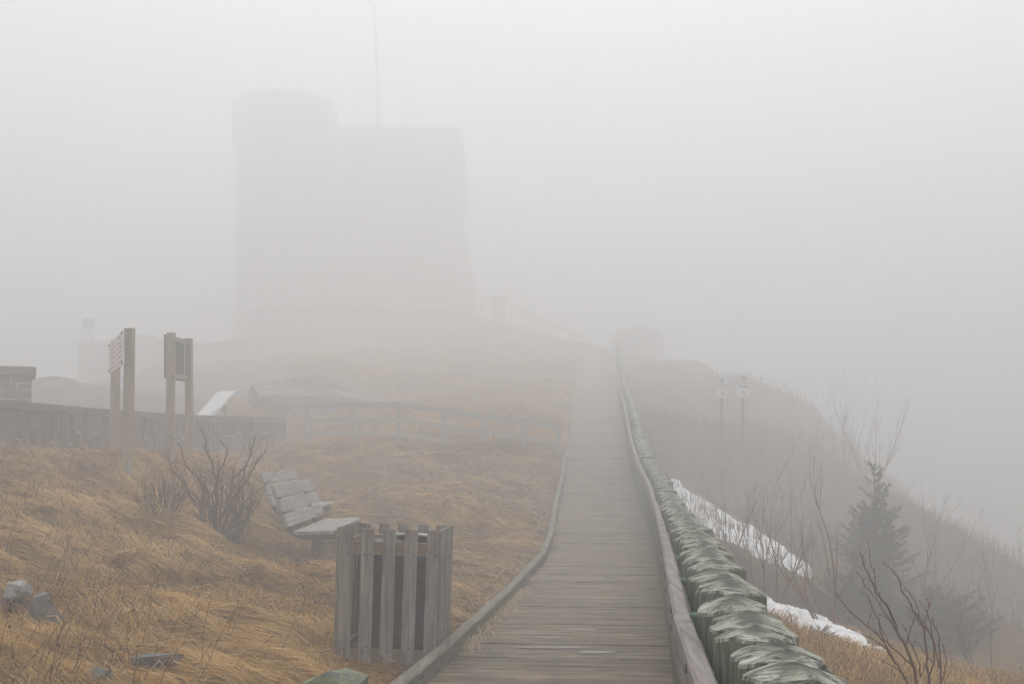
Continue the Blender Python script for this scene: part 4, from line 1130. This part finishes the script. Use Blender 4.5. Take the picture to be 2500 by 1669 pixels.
# ------------------------------------------------------------------ thicket of bare bushes on the right slope
rg = random.Random(77)
protos = []
for k in range(5):
    mb = MB(); r2 = random.Random(200 + k)
    for i in range(16):
        a = r2.uniform(0, 6.28); q = Vector((math.cos(a) * .3 * r2.random(), math.sin(a) * .3 * r2.random(), -.1))
        grow(mb, q, Vector((math.cos(a) * .55, math.sin(a) * .55, 1)), 1.0 * r2.uniform(.5, 1.05), .0075, 2, r2, .13, (3, 5), .15, 5, .6, .5, .3, None, 4)
    me = bpy.data.meshes.new('bare_bush'); me.from_pydata(mb.v, [], mb.f); me.materials.append(M['brush'])
    protos.append(me)
spots = [ 
         (1820, 1420, 'between the two snow strips, palisade side'), (1950, 1470, 'above the lower snow beside the slender sapling'),
         (1600, 1130, 'close behind the palisade above the upper snow'), (1700, 1160, 'on the slope below the two shield signs, palisade side'), (1790, 1190, 'on the slope below the right shield sign'), (1880, 1220, 'on the slope between shield signs and spruce'),
         (1960, 1280, 'left of the spruce on the open slope'), (2010, 1350, 'at the left foot of the spruce'), (1640, 1060, 'high behind the palisade left of the shield signs'), (1740, 1080, 'at the foot of the left shield sign'),
         (1850, 1080, 'just right of the right shield sign foot'), (1950, 1130, 'on the ridge line left of the faint saplings'), (2180, 1250, 'on the ridge line right of the spruce top'), (2240, 1290, 'on the ridge halfway to the right edge'),
         (2310, 1340, 'on the ridge where it steepens'), (2380, 1390, 'on the ridge nearing the right edge'), (2450, 1430, 'on the ridge at the right edge'), (2250, 1400, 'on the slope right of the spruce'), (2330, 1450, 'on the low slope behind the budding shrub'),
         (2420, 1490, 'on the low slope by the right edge'), (2480, 1540, 'at the right edge above the golden grass'), (2350, 1530, 'behind the golden grass right of the budding shrub'), (2280, 1560, 'behind the tips of the budding shrub')]
for i, (u, v, txt) in enumerate(spots):
    p_ = G(u, v); sc = rg.uniform(.75, 1.25) * (1.15 if p_.y > 22 else .85)
    o = bpy.data.objects.new('bare_bush', protos[i % 5]); C.objects.link(o); o.location = p_; o.rotation_euler = (0, 0, rg.uniform(0, 6.28)); o.scale = (sc * 1.15, sc * 1.15, sc)
    tag(o, 'grey bare bush ' + txt, 'bush', 'bare bushes on the slope beyond the palisade')

def twig_mass():
    """low brush nobody could count over the right-hand slope"""
    rs = np.random.RandomState(9); n = 26000
    y = 9 + 50 * rs.rand(n) ** 1.1; x = rx(y) + .45 + rs.rand(n) ** 1.2 * (y * .42)
    k = ~((y < 13.4)) ; x, y = x[k], y[k]
    dens = vnoise(x * .5, y * .5, 4); k = dens > -.45; x, y = x[k], y[k]
    sy = np.array([17.5, 18.5, 20, 22, 24, 26, 28]); sx = np.array([5.3, 5.35, 5.2, 5.15, 4.95, 4.6, 4.2])
    k = ~((np.abs(x - np.interp(y, sy, sx)) < .55) & (y > 17) & (y < 28.5)); x, y = x[k], y[k]
    z = ground_z(x, y); n = len(x); h = (.15 + .38 * rs.rand(n)) * (.8 + .4 * vnoise(x * .4, y * .4, 9)); a = rs.rand(n) * 6.28; ln = rs.rand(n) * .45
    wd = np.maximum(.0035, .5 * y / 995 * .9); px_ = np.cos(a + 1.3) * wd * .5; py_ = np.sin(a + 1.3) * wd * .5 * 0
    top = np.stack([x + np.cos(a) * ln * h, y + np.sin(a) * ln * h, z + h], -1); mid = np.stack([x + np.cos(a) * ln * h * .35, y + np.sin(a) * ln * h * .35, z + h * .55], -1)
    b0 = np.stack([x, y, z - .03], -1); wv = np.stack([wd * .5, wd * 0, wd * 0], -1)
    co = np.stack([b0 - wv, b0 + wv, mid - wv * .8, mid + wv * .8, top - wv * .35, top + wv * .35], 1).reshape(-1, 3)
    i = np.arange(n) * 6; f = np.concatenate([np.stack([i, i + 1, i + 3, i + 2], -1), np.stack([i + 2, i + 3, i + 5, i + 4], -1)])
    o = npmesh('brush', co, f, M['brush'], None, None, False); tag(o, 'dense low brown brush covering the slope beyond the palisade', 'brush', None, 'stuff')
twig_mass()

# ------------------------------------------------------------------ shield signs on poles
def shield(u, vt, vb, d, label, lines):
    c = P(u, (vt + vb) / 2, d); h = (vb - vt) / F * d; wd = h * .54; s = empty('shield_sign', (c.x, d, gz(c.x, d)), (0, 0, R(6))); z0 = c.z - gz(c.x, d)
    tag(s, label, 'sign', 'shield signs on poles')
    mb = MB(); mb.tube([(0, .05, -.3), (0, .05, z0 + h * .3)], .05, 10); mb.build('pole', M['metal_grey'], s)
    out = [(0, .5), (.09, .43), (.26, .26), (.42, .12), (.5, .02), (.5, -.36), (.44, -.40), (.22, -.43), (.10, -.47), (0, -.5)]
    out = out + [(-x_, z_) for x_, z_ in out[-2:0:-1]]
    vs = [(x_ * wd, -.01, z0 + z_ * h) for x_, z_ in out] + [(x_ * wd, .012, z0 + z_ * h) for x_, z_ in out]; n = len(out)
    mb = MB(); mb.add(vs, [tuple(range(n)), tuple(range(2 * n - 1, n - 1, -1))] + [(k, n + k, n + (k + 1) % n, (k + 1) % n) for k in range(n)])
    pl = mb.build('plate', M['board_white'], s)
    def disc(mb, x_, z_, r_o, r_i=0, n_=20, y=-.014):
        vs = []; 
        for k in range(n_):
            a = 2 * PI * k / n_; vs += [(x_ + math.cos(a) * r_o, y, z_ + math.sin(a) * r_o), (x_ + math.cos(a) * r_i, y, z_ + math.sin(a) * r_i)]
        mb.add(vs, [(2 * k, 2 * k + 1, (2 * k + 3) % (2 * n_), (2 * k + 2) % (2 * n_)) for k in range(n_)])
    mb = MB(); disc(mb, 0, z0 + h * .22, h * .105, h * .078)
    for k in range(5):
        a = 2 * PI * k / 5 + .3; disc(mb, math.cos(a) * h * .045, z0 + h * .22 + math.sin(a) * h * .045, h * .022, .003, 8)
    mb.build('round_emblem', M['grey_print'], pl)
    mb = MB(); disc(mb, 0, z0 - h * .31, h * .085, h * .07); disc(mb, .01, z0 - h * .315, h * .04, 0.002, 9); mb.build('lower_emblem', M['grey_print'], pl)
    mb = MB(); mb.box((0, -.013, z0 + h * .045), (wd * .97, .005, h * .07)); mb.build('red_band', M['red_print'], pl)
    mb = MB()
    for z_, x0, x1 in lines: mb.box((wd * (x0 + x1) / 2, -.013, z0 + h * z_), (wd * (x1 - x0), .005, h * .032))
    mb.build('print_lines', M['grey_print'], pl)
shield(1763, 912, 972, 32.5, 'left pointed white shield sign with a red band on its pole', [(-.065, -.38, -.12), (-.055, -.08, .4), (-.13, -.12, .14)])
shield(1815, 906, 971, 32.0, 'right pointed white shield sign, the taller one, against the skyline', [(-.055, -.34, .34), (-.12, -.4, -.12), (-.11, -.06, .4)])

# ------------------------------------------------------------------ round stone turret at the top of the steps
def lathe_stone(mb, prof, n, seed, tints, cyc):
    pass
def bastion():
    c = P(1567, 870, 78); base = c.z; s = empty('stone_bastion', (c.x, 78 + 2.1, base))
    tag(s, 'squat rounded stone bastion at the top of the boardwalk', 'bastion')
    n = 40; vs = []; prof = [(-1.5, 2.12), (0, 2.12), (1.2, 2.10), (1.9, 2.02), (2.2, 1.82), (2.38, 1.48), (2.46, .8), (2.5, .05)]
    for z, r0 in prof:
        for k in range(n):
            a = 2 * PI * k / n; q = r0 + .06 * noise.noise(Vector((math.cos(a) * 2, math.sin(a) * 2, z * 1.5)))
            vs.append((math.cos(a) * q, math.sin(a) * q, z + .05 * noise.noise(Vector((math.cos(a) * 3, math.sin(a) * 3, 5 + z)))))
    m_ = len(prof); fs = [(i * n + k, i * n + (k + 1) % n, (i + 1) * n + (k + 1) % n, (i + 1) * n + k) for i in range(m_ - 1) for k in range(n)] + [tuple((m_ - 1) * n + k for k in range(n))]
    mb = MB(); mb.add(vs, fs); mb.build('bastion_wall', M['tower'], s, True)
bastion()

# ------------------------------------------------------------------ handrail and pillar left of the head of the steps
def upper_rail():
    a = P(1422, 824, 74.5); b_ = P(1238, 744, 88); s = empty('upper_handrail', (a.x, a.y, a.z - 1)); off = s.location
    tag(s, 'sloping handrail on thin posts climbing from the top of the boardwalk', 'handrail')
    dd = b_ - a; mb = MB(); mb.cbox((0, 0, 0), (dd.length, .11, .17), .01); o = mb.build('top_rail', M['fence_wood'], s); o.location = (a + b_) / 2 - off; o.rotation_euler = dd.to_track_quat('X', 'Z').to_euler()
    for k in (.11, .37, .65, .93):
        q = a.lerp(b_, k); g = gz(q.x, q.y); mb = MB(); mb.cbox((0, 0, 0), (.13, .13, max(.5, q.z - .07 - g + .3)), .01); o = mb.build('post', M['fence_wood'], s); o.location = Vector((q.x, q.y, (q.z - .07 + min(g - .3, q.z - .6)) / 2)) - off
    c = P(1217, 725, 91); z0 = gz(c.x, c.y) - .5; s = empty('stone_pillar', (c.x, c.y, z0)); tag(s, 'square stone pillar at the upper end of the sloping handrail', 'pillar')
    hh = c.z - z0; mb = MB(); mb.cbox((0, 0, hh / 2 - .08), (1.3, 1.3, hh - .16), .02); mb.build('shaft', M['tower'], s); mb = MB(); mb.cbox((0, 0, hh - .08), (1.45, 1.45, .16), .02); mb.build('cap', M['coping'], s)
    c = P(1178, 730, 91.5); z0 = gz(c.x, c.y) - .5; hh = c.z - z0; o = MB().cbox((0, 0, hh / 2), (.45, .45, hh), .02).build('gate_post', M['fence_wood']); o.location = (c.x, c.y, z0); tag(o, 'thin post standing between the tower and the stone pillar', 'post')
upper_rail()

# ------------------------------------------------------------------ tower
def octa(mb, cx_, cy_, r0, z0, r1, z1, n=8, ph=PI / 8, mi=0):
    vs = [(cx_ + math.cos(2 * PI * k / n + ph) * r0, cy_ + math.sin(2 * PI * k / n + ph) * r0, z0) for k in range(n)] + [(cx_ + math.cos(2 * PI * k / n + ph) * r1, cy_ + math.sin(2 * PI * k / n + ph) * r1, z1) for k in range(n)]
    mb.add(vs, [(k, (k + 1) % n, n + (k + 1) % n, n + k) for k in range(n)] + [tuple(range(n, 2 * n)), tuple(range(n - 1, -1, -1))], mi)
def tower():
    d = 95.0; k = d / F
    X = lambda u: (u - UC) * k
    Zf = lambda v: EYE + (VH - v) * k
    s = empty('stone_tower', (X(850), d, 8.0)); off = s.location
    tag(s, 'square stone tower with a taller octagonal corner turret, a pale shape in the fog', 'tower')
    xl, xr = X(600), X(1117); z0 = 6.5; zt = Zf(312); zc = Zf(436)
    y0, y1 = d, d + 15
    mb = MB(); vs = []
    def prism(rings):
        vs = []; 
        for (e, z) in rings: vs += [(xl - 0 * e - off.x, y0 - e - off.y, z - off.z), (xr + e - off.x, y0 - e - off.y, z - off.z), (xr + e - off.x, y1 + e - off.y, z - off.z), (xl - e - off.x, y1 + e - off.y, z - off.z)]
        n = len(rings); fs = [(i * 4 + j, i * 4 + (j + 1) % 4, (i + 1) * 4 + (j + 1) % 4, (i + 1) * 4 + j) for i in range(n - 1) for j in range(4)] + [tuple((n - 1) * 4 + j for j in range(4))]
        return vs, fs
    mb.add(*prism([(2.1, z0), (1.75, Zf(775)), (.86, Zf(590)), (.7, Zf(578)), (0, Zf(566)), (0, zc)])); mb.build('main_wall', M['tower'], s)
    mb = MB(); mb.add(*prism([(.02, zc), (.28, zc + .35), (.28, zt - .02), (.0, zt), ])); mb.build('parapet', M['tower'], s)
    tcx, r0 = X(690), (X(800) - X(580)) / 2 / math.cos(PI / 8)
    tcy = d + 1.2; zt2 = Zf(250)
    mb = MB(); octa(mb, tcx - off.x, tcy - off.y, r0 * 1.12, z0 - off.z, r0 * 1.0, Zf(700) - off.z); octa(mb, tcx - off.x, tcy - off.y, r0, Zf(700) - off.z - .001, r0 * .985, Zf(362) - off.z); mb.build('turret_wall', M['tower'], s)
    mb = MB(); octa(mb, tcx - off.x, tcy - off.y, r0 * .99, Zf(362) - off.z, r0 * 1.09, Zf(345) - off.z); octa(mb, tcx - off.x, tcy - off.y, r0 * 1.091, Zf(345) - off.z, r0 * 1.09, zt2 - off.z); octa(mb, tcx - off.x, tcy - off.y, r0 * 1.05, zt2 - off.z, r0 * .35, Zf(238) - off.z); mb.build('turret_parapet', M['tower'], s)
    mb = MB(); mb.tube([(X(721) - off.x, tcy - off.y, zt2 - off.z), (X(721) - off.x, tcy - off.y, Zf(204) - off.z)], [.3, .17], 8); mb.build('finial', M['metal_grey'], s)
    fp = MB(); fp.tube([(X(913) - off.x, d + 4 - off.y, zt - off.z - .5), (X(900) - off.x, d + 4 - off.y, 45.5 - off.z)], [.24, .15], 10); fp.build('flagpole', M['pale_paint'], s)
    fp = MB(); fp.tube([(X(856) - off.x, d + 4.5 - off.y, zt - off.z - .5), (X(856) - off.x, d + 4.5 - off.y, Zf(120) - off.z)], [.07, .05], 8); fp.build('aerial', M['metal_grey'], s)
    # raised terrace in front of the tower
    d2 = 87.0; k2 = d2 / F; t0 = empty('terrace_wall', ((700 - UC) * k2, d2, 7.0)); of2 = t0.location
    tag(t0, 'broad dark stone terrace wall at the foot of the tower', 'wall')
    pts = [(592, 760, 835), (650, 748, 835), (990, 746, 800), (1100, 762, 800), (1165, 775, 800)]
    mb = MB(); vs = []
    for i, (u, vt, vb) in enumerate(pts):
        dd = d2 + (1.5 if i == 0 else 0) + (2.0 if i == 4 else 0)
        x_ = (u - UC) / F * dd; zt_ = EYE + (VH - vt) / F * dd
        vs += [(x_ - of2.x, dd - of2.y - .5, 4.5 - of2.z), (x_ - of2.x, dd - of2.y, zt_ - of2.z), (x_ - of2.x, dd + 3 - of2.y, zt_ - of2.z), (x_ - of2.x, dd + 3 - of2.y, 4.5 - of2.z)]
    n = len(pts); mb.add(vs, [(i * 4 + j, (i + 1) * 4 + j, (i + 1) * 4 + (j + 1) % 4, i * 4 + (j + 1) % 4) for i in range(n - 1) for j in range(4)] + [(0, 1, 2, 3), tuple((n - 1) * 4 + j for j in (3, 2, 1, 0))])
    mb.build('terrace_face', M['terrace'], t0)
tower()
def yard_wall():
    d = 69.0; s = empty('yard_wall', (P(380, 0, d).x, d, 4.5)); off = s.location
    tag(s, 'faint block-like stone yard wall running left from the tower', 'wall')
    mb = MB(); vs = []
    pts = [(190, 834), (196, 832), (270, 832), (325, 820), (350, 816), (372, 819), (392, 836), (480, 838), (560, 834), (600, 826)]
    for u, v in pts:
        t_ = P(u, v, d) - off; vs += [(t_.x, t_.y, -4.5), tuple(t_), (t_.x, t_.y + 1.6, t_.z), (t_.x, t_.y + 1.6, -4.5)]
    n = len(pts); mb.add(vs, [(i * 4 + j, (i + 1) * 4 + j, (i + 1) * 4 + (j + 1) % 4, i * 4 + (j + 1) % 4) for i in range(n - 1) for j in range(4)] + [(0, 1, 2, 3), tuple((n - 1) * 4 + j for j in (3, 2, 1, 0))])
    mb.build('wall_face', M['tower'], s)
    d = 38.0; s = empty('low_stone_wall', (P(120, 0, d).x, d, 3.0)); off = s.location
    tag(s, 'dim low stone wall seen over the coping right of the capped pillar', 'wall')
    mb = MB(); vs = []
    for u, v, dd in [(20, 926, 37), (80, 923, 37.5), (135, 917, 38), (172, 925, 38.5), (176, 990, 38.6)]:
        t_ = P(u, v, dd) - off; vs += [(t_.x, t_.y, -2), tuple(t_), (t_.x, t_.y + .6, t_.z), (t_.x, t_.y + .6, -2)]
    n = 5; mb.add(vs, [(i * 4 + j, (i + 1) * 4 + j, (i + 1) * 4 + (j + 1) % 4, i * 4 + (j + 1) % 4) for i in range(n - 1) for j in range(4)] + [(0, 1, 2, 3), tuple((n - 1) * 4 + j for j in (3, 2, 1, 0))])
    mb.build('wall_face', M['tower'], s)
yard_wall()
def floodlight():
    d = 67.0; b_ = P(220, 834, d); s = empty('floodlight', (b_.x, d + 2.5, b_.z - .3)); off = s.location
    tag(s, 'square floodlight tilted on a short pole above the yard wall', 'floodlight'); d += 2.5
    k = d / F; z = lambda v: EYE + (VH - v) * k - off.z; x = lambda u: (u - UC) * k - off.x
    mb = MB(); mb.tube([(x(221), 0, -.4), (x(221), 0, z(805))], .06, 8); mb.build('pole', M['metal_grey'], s)
    mb = MB(); mb.tube([(x(222.5), 0, -.4), (x(222.5), 0, z(822))], .09, 8); mb.build('pole_sleeve', M['metal_grey'], s)
    mb = MB(); mb.cbox((x(216.5), 0, z(790)), (26 * k, .25, 26 * k), .03, Matrix.Rotation(R(8), 3, 'Y') @ Matrix.Rotation(R(12), 3, 'X')); mb.build('lamp_head', M['panel_back'], s)
    mb = MB(); mb.tube([(x(221), 0, z(811)), (x(209), -.1, z(814)), (x(205), -.1, z(820)), (x(218), 0, z(818))], .02, 6); mb.build('bracket', M['metal_grey'], s)
floodlight()

# ------------------------------------------------------------------ grass
def blades(name, x, y, L, wd, dirx, diry, lift, tint, mat, label):
    z = ground_z(x, y); n = len(x)
    lf = lift[:, None]; D = np.stack([dirx, diry, np.zeros(n)], -1)
    # follow the slope under the tip
    z2 = ground_z(x + dirx * L, y + diry * L); sl = (z2 - z) / L
    root = np.stack([x, y, z - .01], -1); Lc = L[:, None]
    def at(k, h): 
        q = root + D * Lc * k; q[:, 2] += sl * L * k + h * L * lift; return q
    p0, p1, p2, p3 = at(0, 0), at(.28, .75), at(.65, .95), at(1.0, .55)
    sd_ = np.stack([-diry, dirx, np.zeros(n)], -1); rs = np.random.RandomState(5)
    sd_[:, 2] += rs.uniform(-.6, .6, n); w_ = wd[:, None] * .5
    co = np.stack([p0 - sd_ * w_, p0 + sd_ * w_, p1 - sd_ * w_, p1 + sd_ * w_, p2 - sd_ * w_ * .8, p2 + sd_ * w_ * .8, p3 - sd_ * w_ * .25, p3 + sd_ * w_ * .25], 1).reshape(-1, 3)
    i = np.arange(n) * 8; f = np.concatenate([np.stack([i + a, i + a + 1, i + a + 3, i + a + 2], -1) for a in (0, 2, 4)])
    o = npmesh(name, co, f, mat, np.repeat(tint, 8), None, True); return tag(o, label, 'grass', None, 'stuff')
def grass_left():
    rs = np.random.RandomState(1); xs_ = []; ys_ = []
    for y0, y1, dens in ((4.0, 7, 3800), (7, 10, 2600), (10, 14, 1500), (14, 19, 800), (19, 28, 380)):
        xm = -(UC / F) * y1 * 1.12 - 2.2; xM = float(lx(y1)); n = int((xM - xm) * (y1 - y0) * dens)
        xs_.append(xm + rs.rand(n) * (xM - xm)); ys_.append(y0 + rs.rand(n) * (y1 - y0))
    x = np.concatenate(xs_); y = np.concatenate(ys_)
    wallx = np.interp(y, [16.2, 17.6, 18.7, 20.3, 22, 24.2, 26.5, 28.4, 30.2], [-9.6, -9.0, -8.85, -8.75, -8.6, -8.42, -8.0, -7.55, -7.1]) + .3
    keep = (x < lx(y) - .10) & (x > -UC / F * y * 1.1 - 2.2) & ~((y > 16) & (x < wallx))
    keep &= ~((np.abs(x - FX - .05) < .42) & (np.abs(y - FY - .40) < .40))
    x, y = x[keep], y[keep]; n = len(x)
    cl = vnoise(x * 1.3, y * 1.3, 31); patch = vnoise(x * .55, y * .55, 44)
    worn = (patch < -.35) | ((np.abs(x + 2.9) < 1.0) & (y > 11.6) & (y < 16)) | (np.hypot(x + .95, y - 7.6) < .95) | ((lx(y) - x) < .7 + .4 * vnoise(y * .8, y * 0, 3))         # short or trodden grass
    s = x * FL[0] + y * FL[1]; q = x * FP[0] + y * FP[1]
    ang = math.atan2(FL[1], FL[0]) + .50 * vnoise(s * .8, q * 1.6, 51) + .38 * vnoise(s * 2.0, q * 3.2, 52) + rs.normal(0, .11, n)
    ang = np.where(worn, ang + rs.normal(0, 1.2, n), ang)
    L = (.26 + .18 * rs.rand(n)) * (.9 + .35 * cl); L = np.where(worn, L * .42, L)
    wd = np.maximum(.0028, .00052 * y) * (.8 + .5 * rs.rand(n))
    lift = .13 + .12 * rs.rand(n) + .06 * cl; lift = np.where(worn, lift * 1.4, lift)
    lift = np.where(rs.rand(n) < .03, lift * 2.6, lift)
    tint = np.clip(.50 + .16 * vnoise(s * 1.6, q * 4.5, 61) + .16 * vnoise(s * 3.2, q * 12, 63) + .16 * cl + rs.normal(0, .15, n), 0, 1); tint = np.where(worn, tint - .12, tint)
    blades('grass', x, y, L, wd, np.cos(ang), np.sin(ang), lift, tint, M['grass'], 'golden dry matted grass combed down the left slope')
grass_left()
def grass_right():
    rs = np.random.RandomState(2); n = 90000; y = 3.5 + 9.5 * rs.rand(n) ** .8; x = rx(y) + .35 + rs.rand(n) * (y * .36 + .4)
    k = (x < UC / F * y * 1.08 + .3) & (y < np.interp(x, [1.5, 2.6, 3.0, 3.5, 4.0, 4.6], [13, 12.6, 12.0, 11.2, 10.4, 9.6]) + .25 * vnoise(x * 3, y * 3, 5)); x, y = x[k], y[k]; n = len(x)
    ang = rs.rand(n) * 6.28; cl = vnoise(x * 2, y * 2, 3); L = .08 + .12 * rs.rand(n) + .04 * cl; wd = np.maximum(.003, .0005 * y) * (.8 + .5 * rs.rand(n)); lift = .5 + .9 * rs.rand(n)
    tint = np.clip(.48 + .2 * cl + rs.normal(0, .16, n), 0, 1)
    blades('grass', x, y, L, wd, np.cos(ang), np.sin(ang), lift, tint, M['grass'], 'tufted golden dry grass below the palisade at the bottom right')
grass_right()
def grass_far():
    rs = np.random.RandomState(6); n = 60000; y = 27 + 38 * rs.rand(n); x = -12 + rs.rand(n) * 17; k = (x < lx(y) - .15) & (x > -.30 * y); x, y = x[k], y[k]; n = len(x)
    ang = math.atan2(FL[1], FL[0]) + rs.normal(0, .6, n); L = .3 + .2 * rs.rand(n); wd = .0006 * y; lift = .25 + .2 * rs.rand(n); tint = np.clip(.6 + .2 * vnoise(x * .4, y * .4, 6) + rs.normal(0, .12, n), 0, 1)
    blades('grass', x, y, L, wd, np.cos(ang), np.sin(ang), lift, tint, M['grass'], 'pale golden grass on the slope behind the guard fence')
grass_far()
def straw():
    rs = np.random.RandomState(3); n = 5200
    y = 4 + 21 * rs.rand(n) ** .9; x = lx(y) - .12 - rs.rand(n) ** 1.1 * (1.0 + y * .16)
    k = (x > -UC / F * y * 1.1) & (vnoise(x * .9, y * .9, 12) > -.35); x, y = x[k], y[k]; n = len(x)
    ang = math.atan2(FL[1], FL[0]) + rs.normal(0, .7, n); L = .15 + .4 * rs.rand(n); wd = np.maximum(.0035, .00042 * y); lift = .06 + .12 * rs.rand(n)
    # litter collected on the deck side of the kerb
    m_ = 3600; yb = 4.5 + 14 * rs.rand(m_) ** 1.2; xb = lx(yb) + .06 + np.abs(rs.normal(0, .055, m_)); kb = vnoise(yb * 1.6, yb * 0 + 3.3, 8) > -.1
    xb, yb = xb[kb], yb[kb]; m_ = len(xb)
    x = np.concatenate([x, xb]); y = np.concatenate([y, yb]); ang = np.concatenate([ang, rs.rand(m_) * 6.28]); L = np.concatenate([L, .05 + .15 * rs.rand(m_)])
    wd = np.concatenate([wd, np.full(m_, .004)]); lift = np.concatenate([lift, .15 + .3 * rs.rand(m_)]); tint = rs.rand(len(x))
    # stems on the boards must lie on the boards
    z = ground_z(x, y); zb = np.where(x > lx(y), dz(y) + .012, z + .03); nn = len(x)
    D = np.stack([np.cos(ang), np.sin(ang), np.zeros(nn)], -1); root = np.stack([x, y, zb], -1)
    onb = x > lx(y)
    z2 = np.where(onb, dz(y + D[:, 1] * L) + .012, ground_z(x + D[:, 0] * L, y + D[:, 1] * L) + .03); tip = root + D * L[:, None]; tip[:, 2] = z2; mid = (root + tip) / 2; mid[:, 2] += L * lift
    S = np.stack([-D[:, 1], D[:, 0], np.zeros(nn)], -1) * wd[:, None] * .5
    co = np.stack([root - S, root + S, mid - S, mid + S, tip - S * .5, tip + S * .5], 1).reshape(-1, 3); i = np.arange(nn) * 6
    f = np.concatenate([np.stack([i, i + 1, i + 3, i + 2], -1), np.stack([i + 2, i + 3, i + 5, i + 4], -1)])
    tag(npmesh('straw', co, f, M['straw'], np.repeat(tint, 6), None, False), 'loose pale straw stalks strewn along the kerb and over the grass', 'straw', None, 'stuff')
straw()

# upright dry weed stalks, lower left
def weeds():
    rg = random.Random(15); mb = MB()
    def stalk(x, y, h, lean, r0=.0022):
        p = Vector((x, y, gz(x, y))); pts = [p]; d = Vector((lean + rg.gauss(0, .12), rg.gauss(0, .15), 1)).normalized(); n = 6
        for i in range(n):
            d = (d + Vector((rg.gauss(.02, .07), rg.gauss(0, .07), rg.gauss(0, .03)))).normalized(); pts.append(pts[-1] + d * h / n)
        mb.tube(pts, [r0 * (1 - .6 * i / n) for i in range(n + 1)], 4)
        for i in range(2, n):
            if rg.random() < .8:
                q = (d + Vector((rg.gauss(0, .7), rg.gauss(0, .5), .1))).normalized(); l_ = h * rg.uniform(.08, .25)
                mb.tube([pts[i], pts[i] + q * l_ * .5, pts[i] + q * l_ + Vector((0, 0, l_ * .15))], [r0 * .6, r0 * .5, r0 * .3], 3)
                if rg.random() < .09:
                    c = pts[i] + q * l_ + Vector((0, 0, l_ * .15)); mb.box(c, (.011, .011, .013), Matrix.Rotation(rg.random() * 3, 3, 'X'), jit=.003, rng=rg)
    for _ in range(95):
        u = rg.uniform(-40, 700) * (1 if rg.random() < .7 else .5); v = rg.uniform(1430, 1720); d = 4.8 + (1669 - v) / 240 * 3.2; x = (u - UC) / F * d; stalk(x, d, rg.uniform(.18, .52), rg.uniform(.05, .6))
    for _ in range(60):
        u = rg.uniform(-30, 480); v = rg.uniform(1180, 1430); p = G(u, v); stalk(p.x, p.y, rg.uniform(.15, .5), rg.uniform(.0, .45), .0025)
    for _ in range(90):
        u = rg.uniform(1980, 2530); d = rg.uniform(6.0, 9.8); x = (u - UC) / F * d; stalk(x, d, rg.uniform(.15, .42), rg.uniform(-.25, .25))
    tag(mb.build('dry_weeds', M['weed']), 'thin brown dead weed stalks standing out of the grass', 'weeds', None, 'stuff')
weeds()

# ------------------------------------------------------------------ haze
m = bpy.data.materials.new('haze'); m.use_nodes = True; t = m.node_tree; t.nodes.clear()
out = t.nodes.new('ShaderNodeOutputMaterial'); pv = t.nodes.new('ShaderNodeVolumePrincipled')
pv.inputs['Color'].default_value = (.963, .972, .970, 1); pv.inputs['Density'].default_value = HAZE_DENSITY; pv.inputs['Anisotropy'].default_value = .22
t.links.new(pv.outputs[0], out.inputs['Volume'])
mb = MB(); zlo = float(ctl[:, 2].min()) - 12; zhi = 47.5
mb.box((0, 5, (zlo + zhi) / 2), (410, 430, zhi - zlo)); o = mb.build('haze', m); tag(o, 'even pale fog lying over the whole hilltop', 'fog', None, 'stuff')
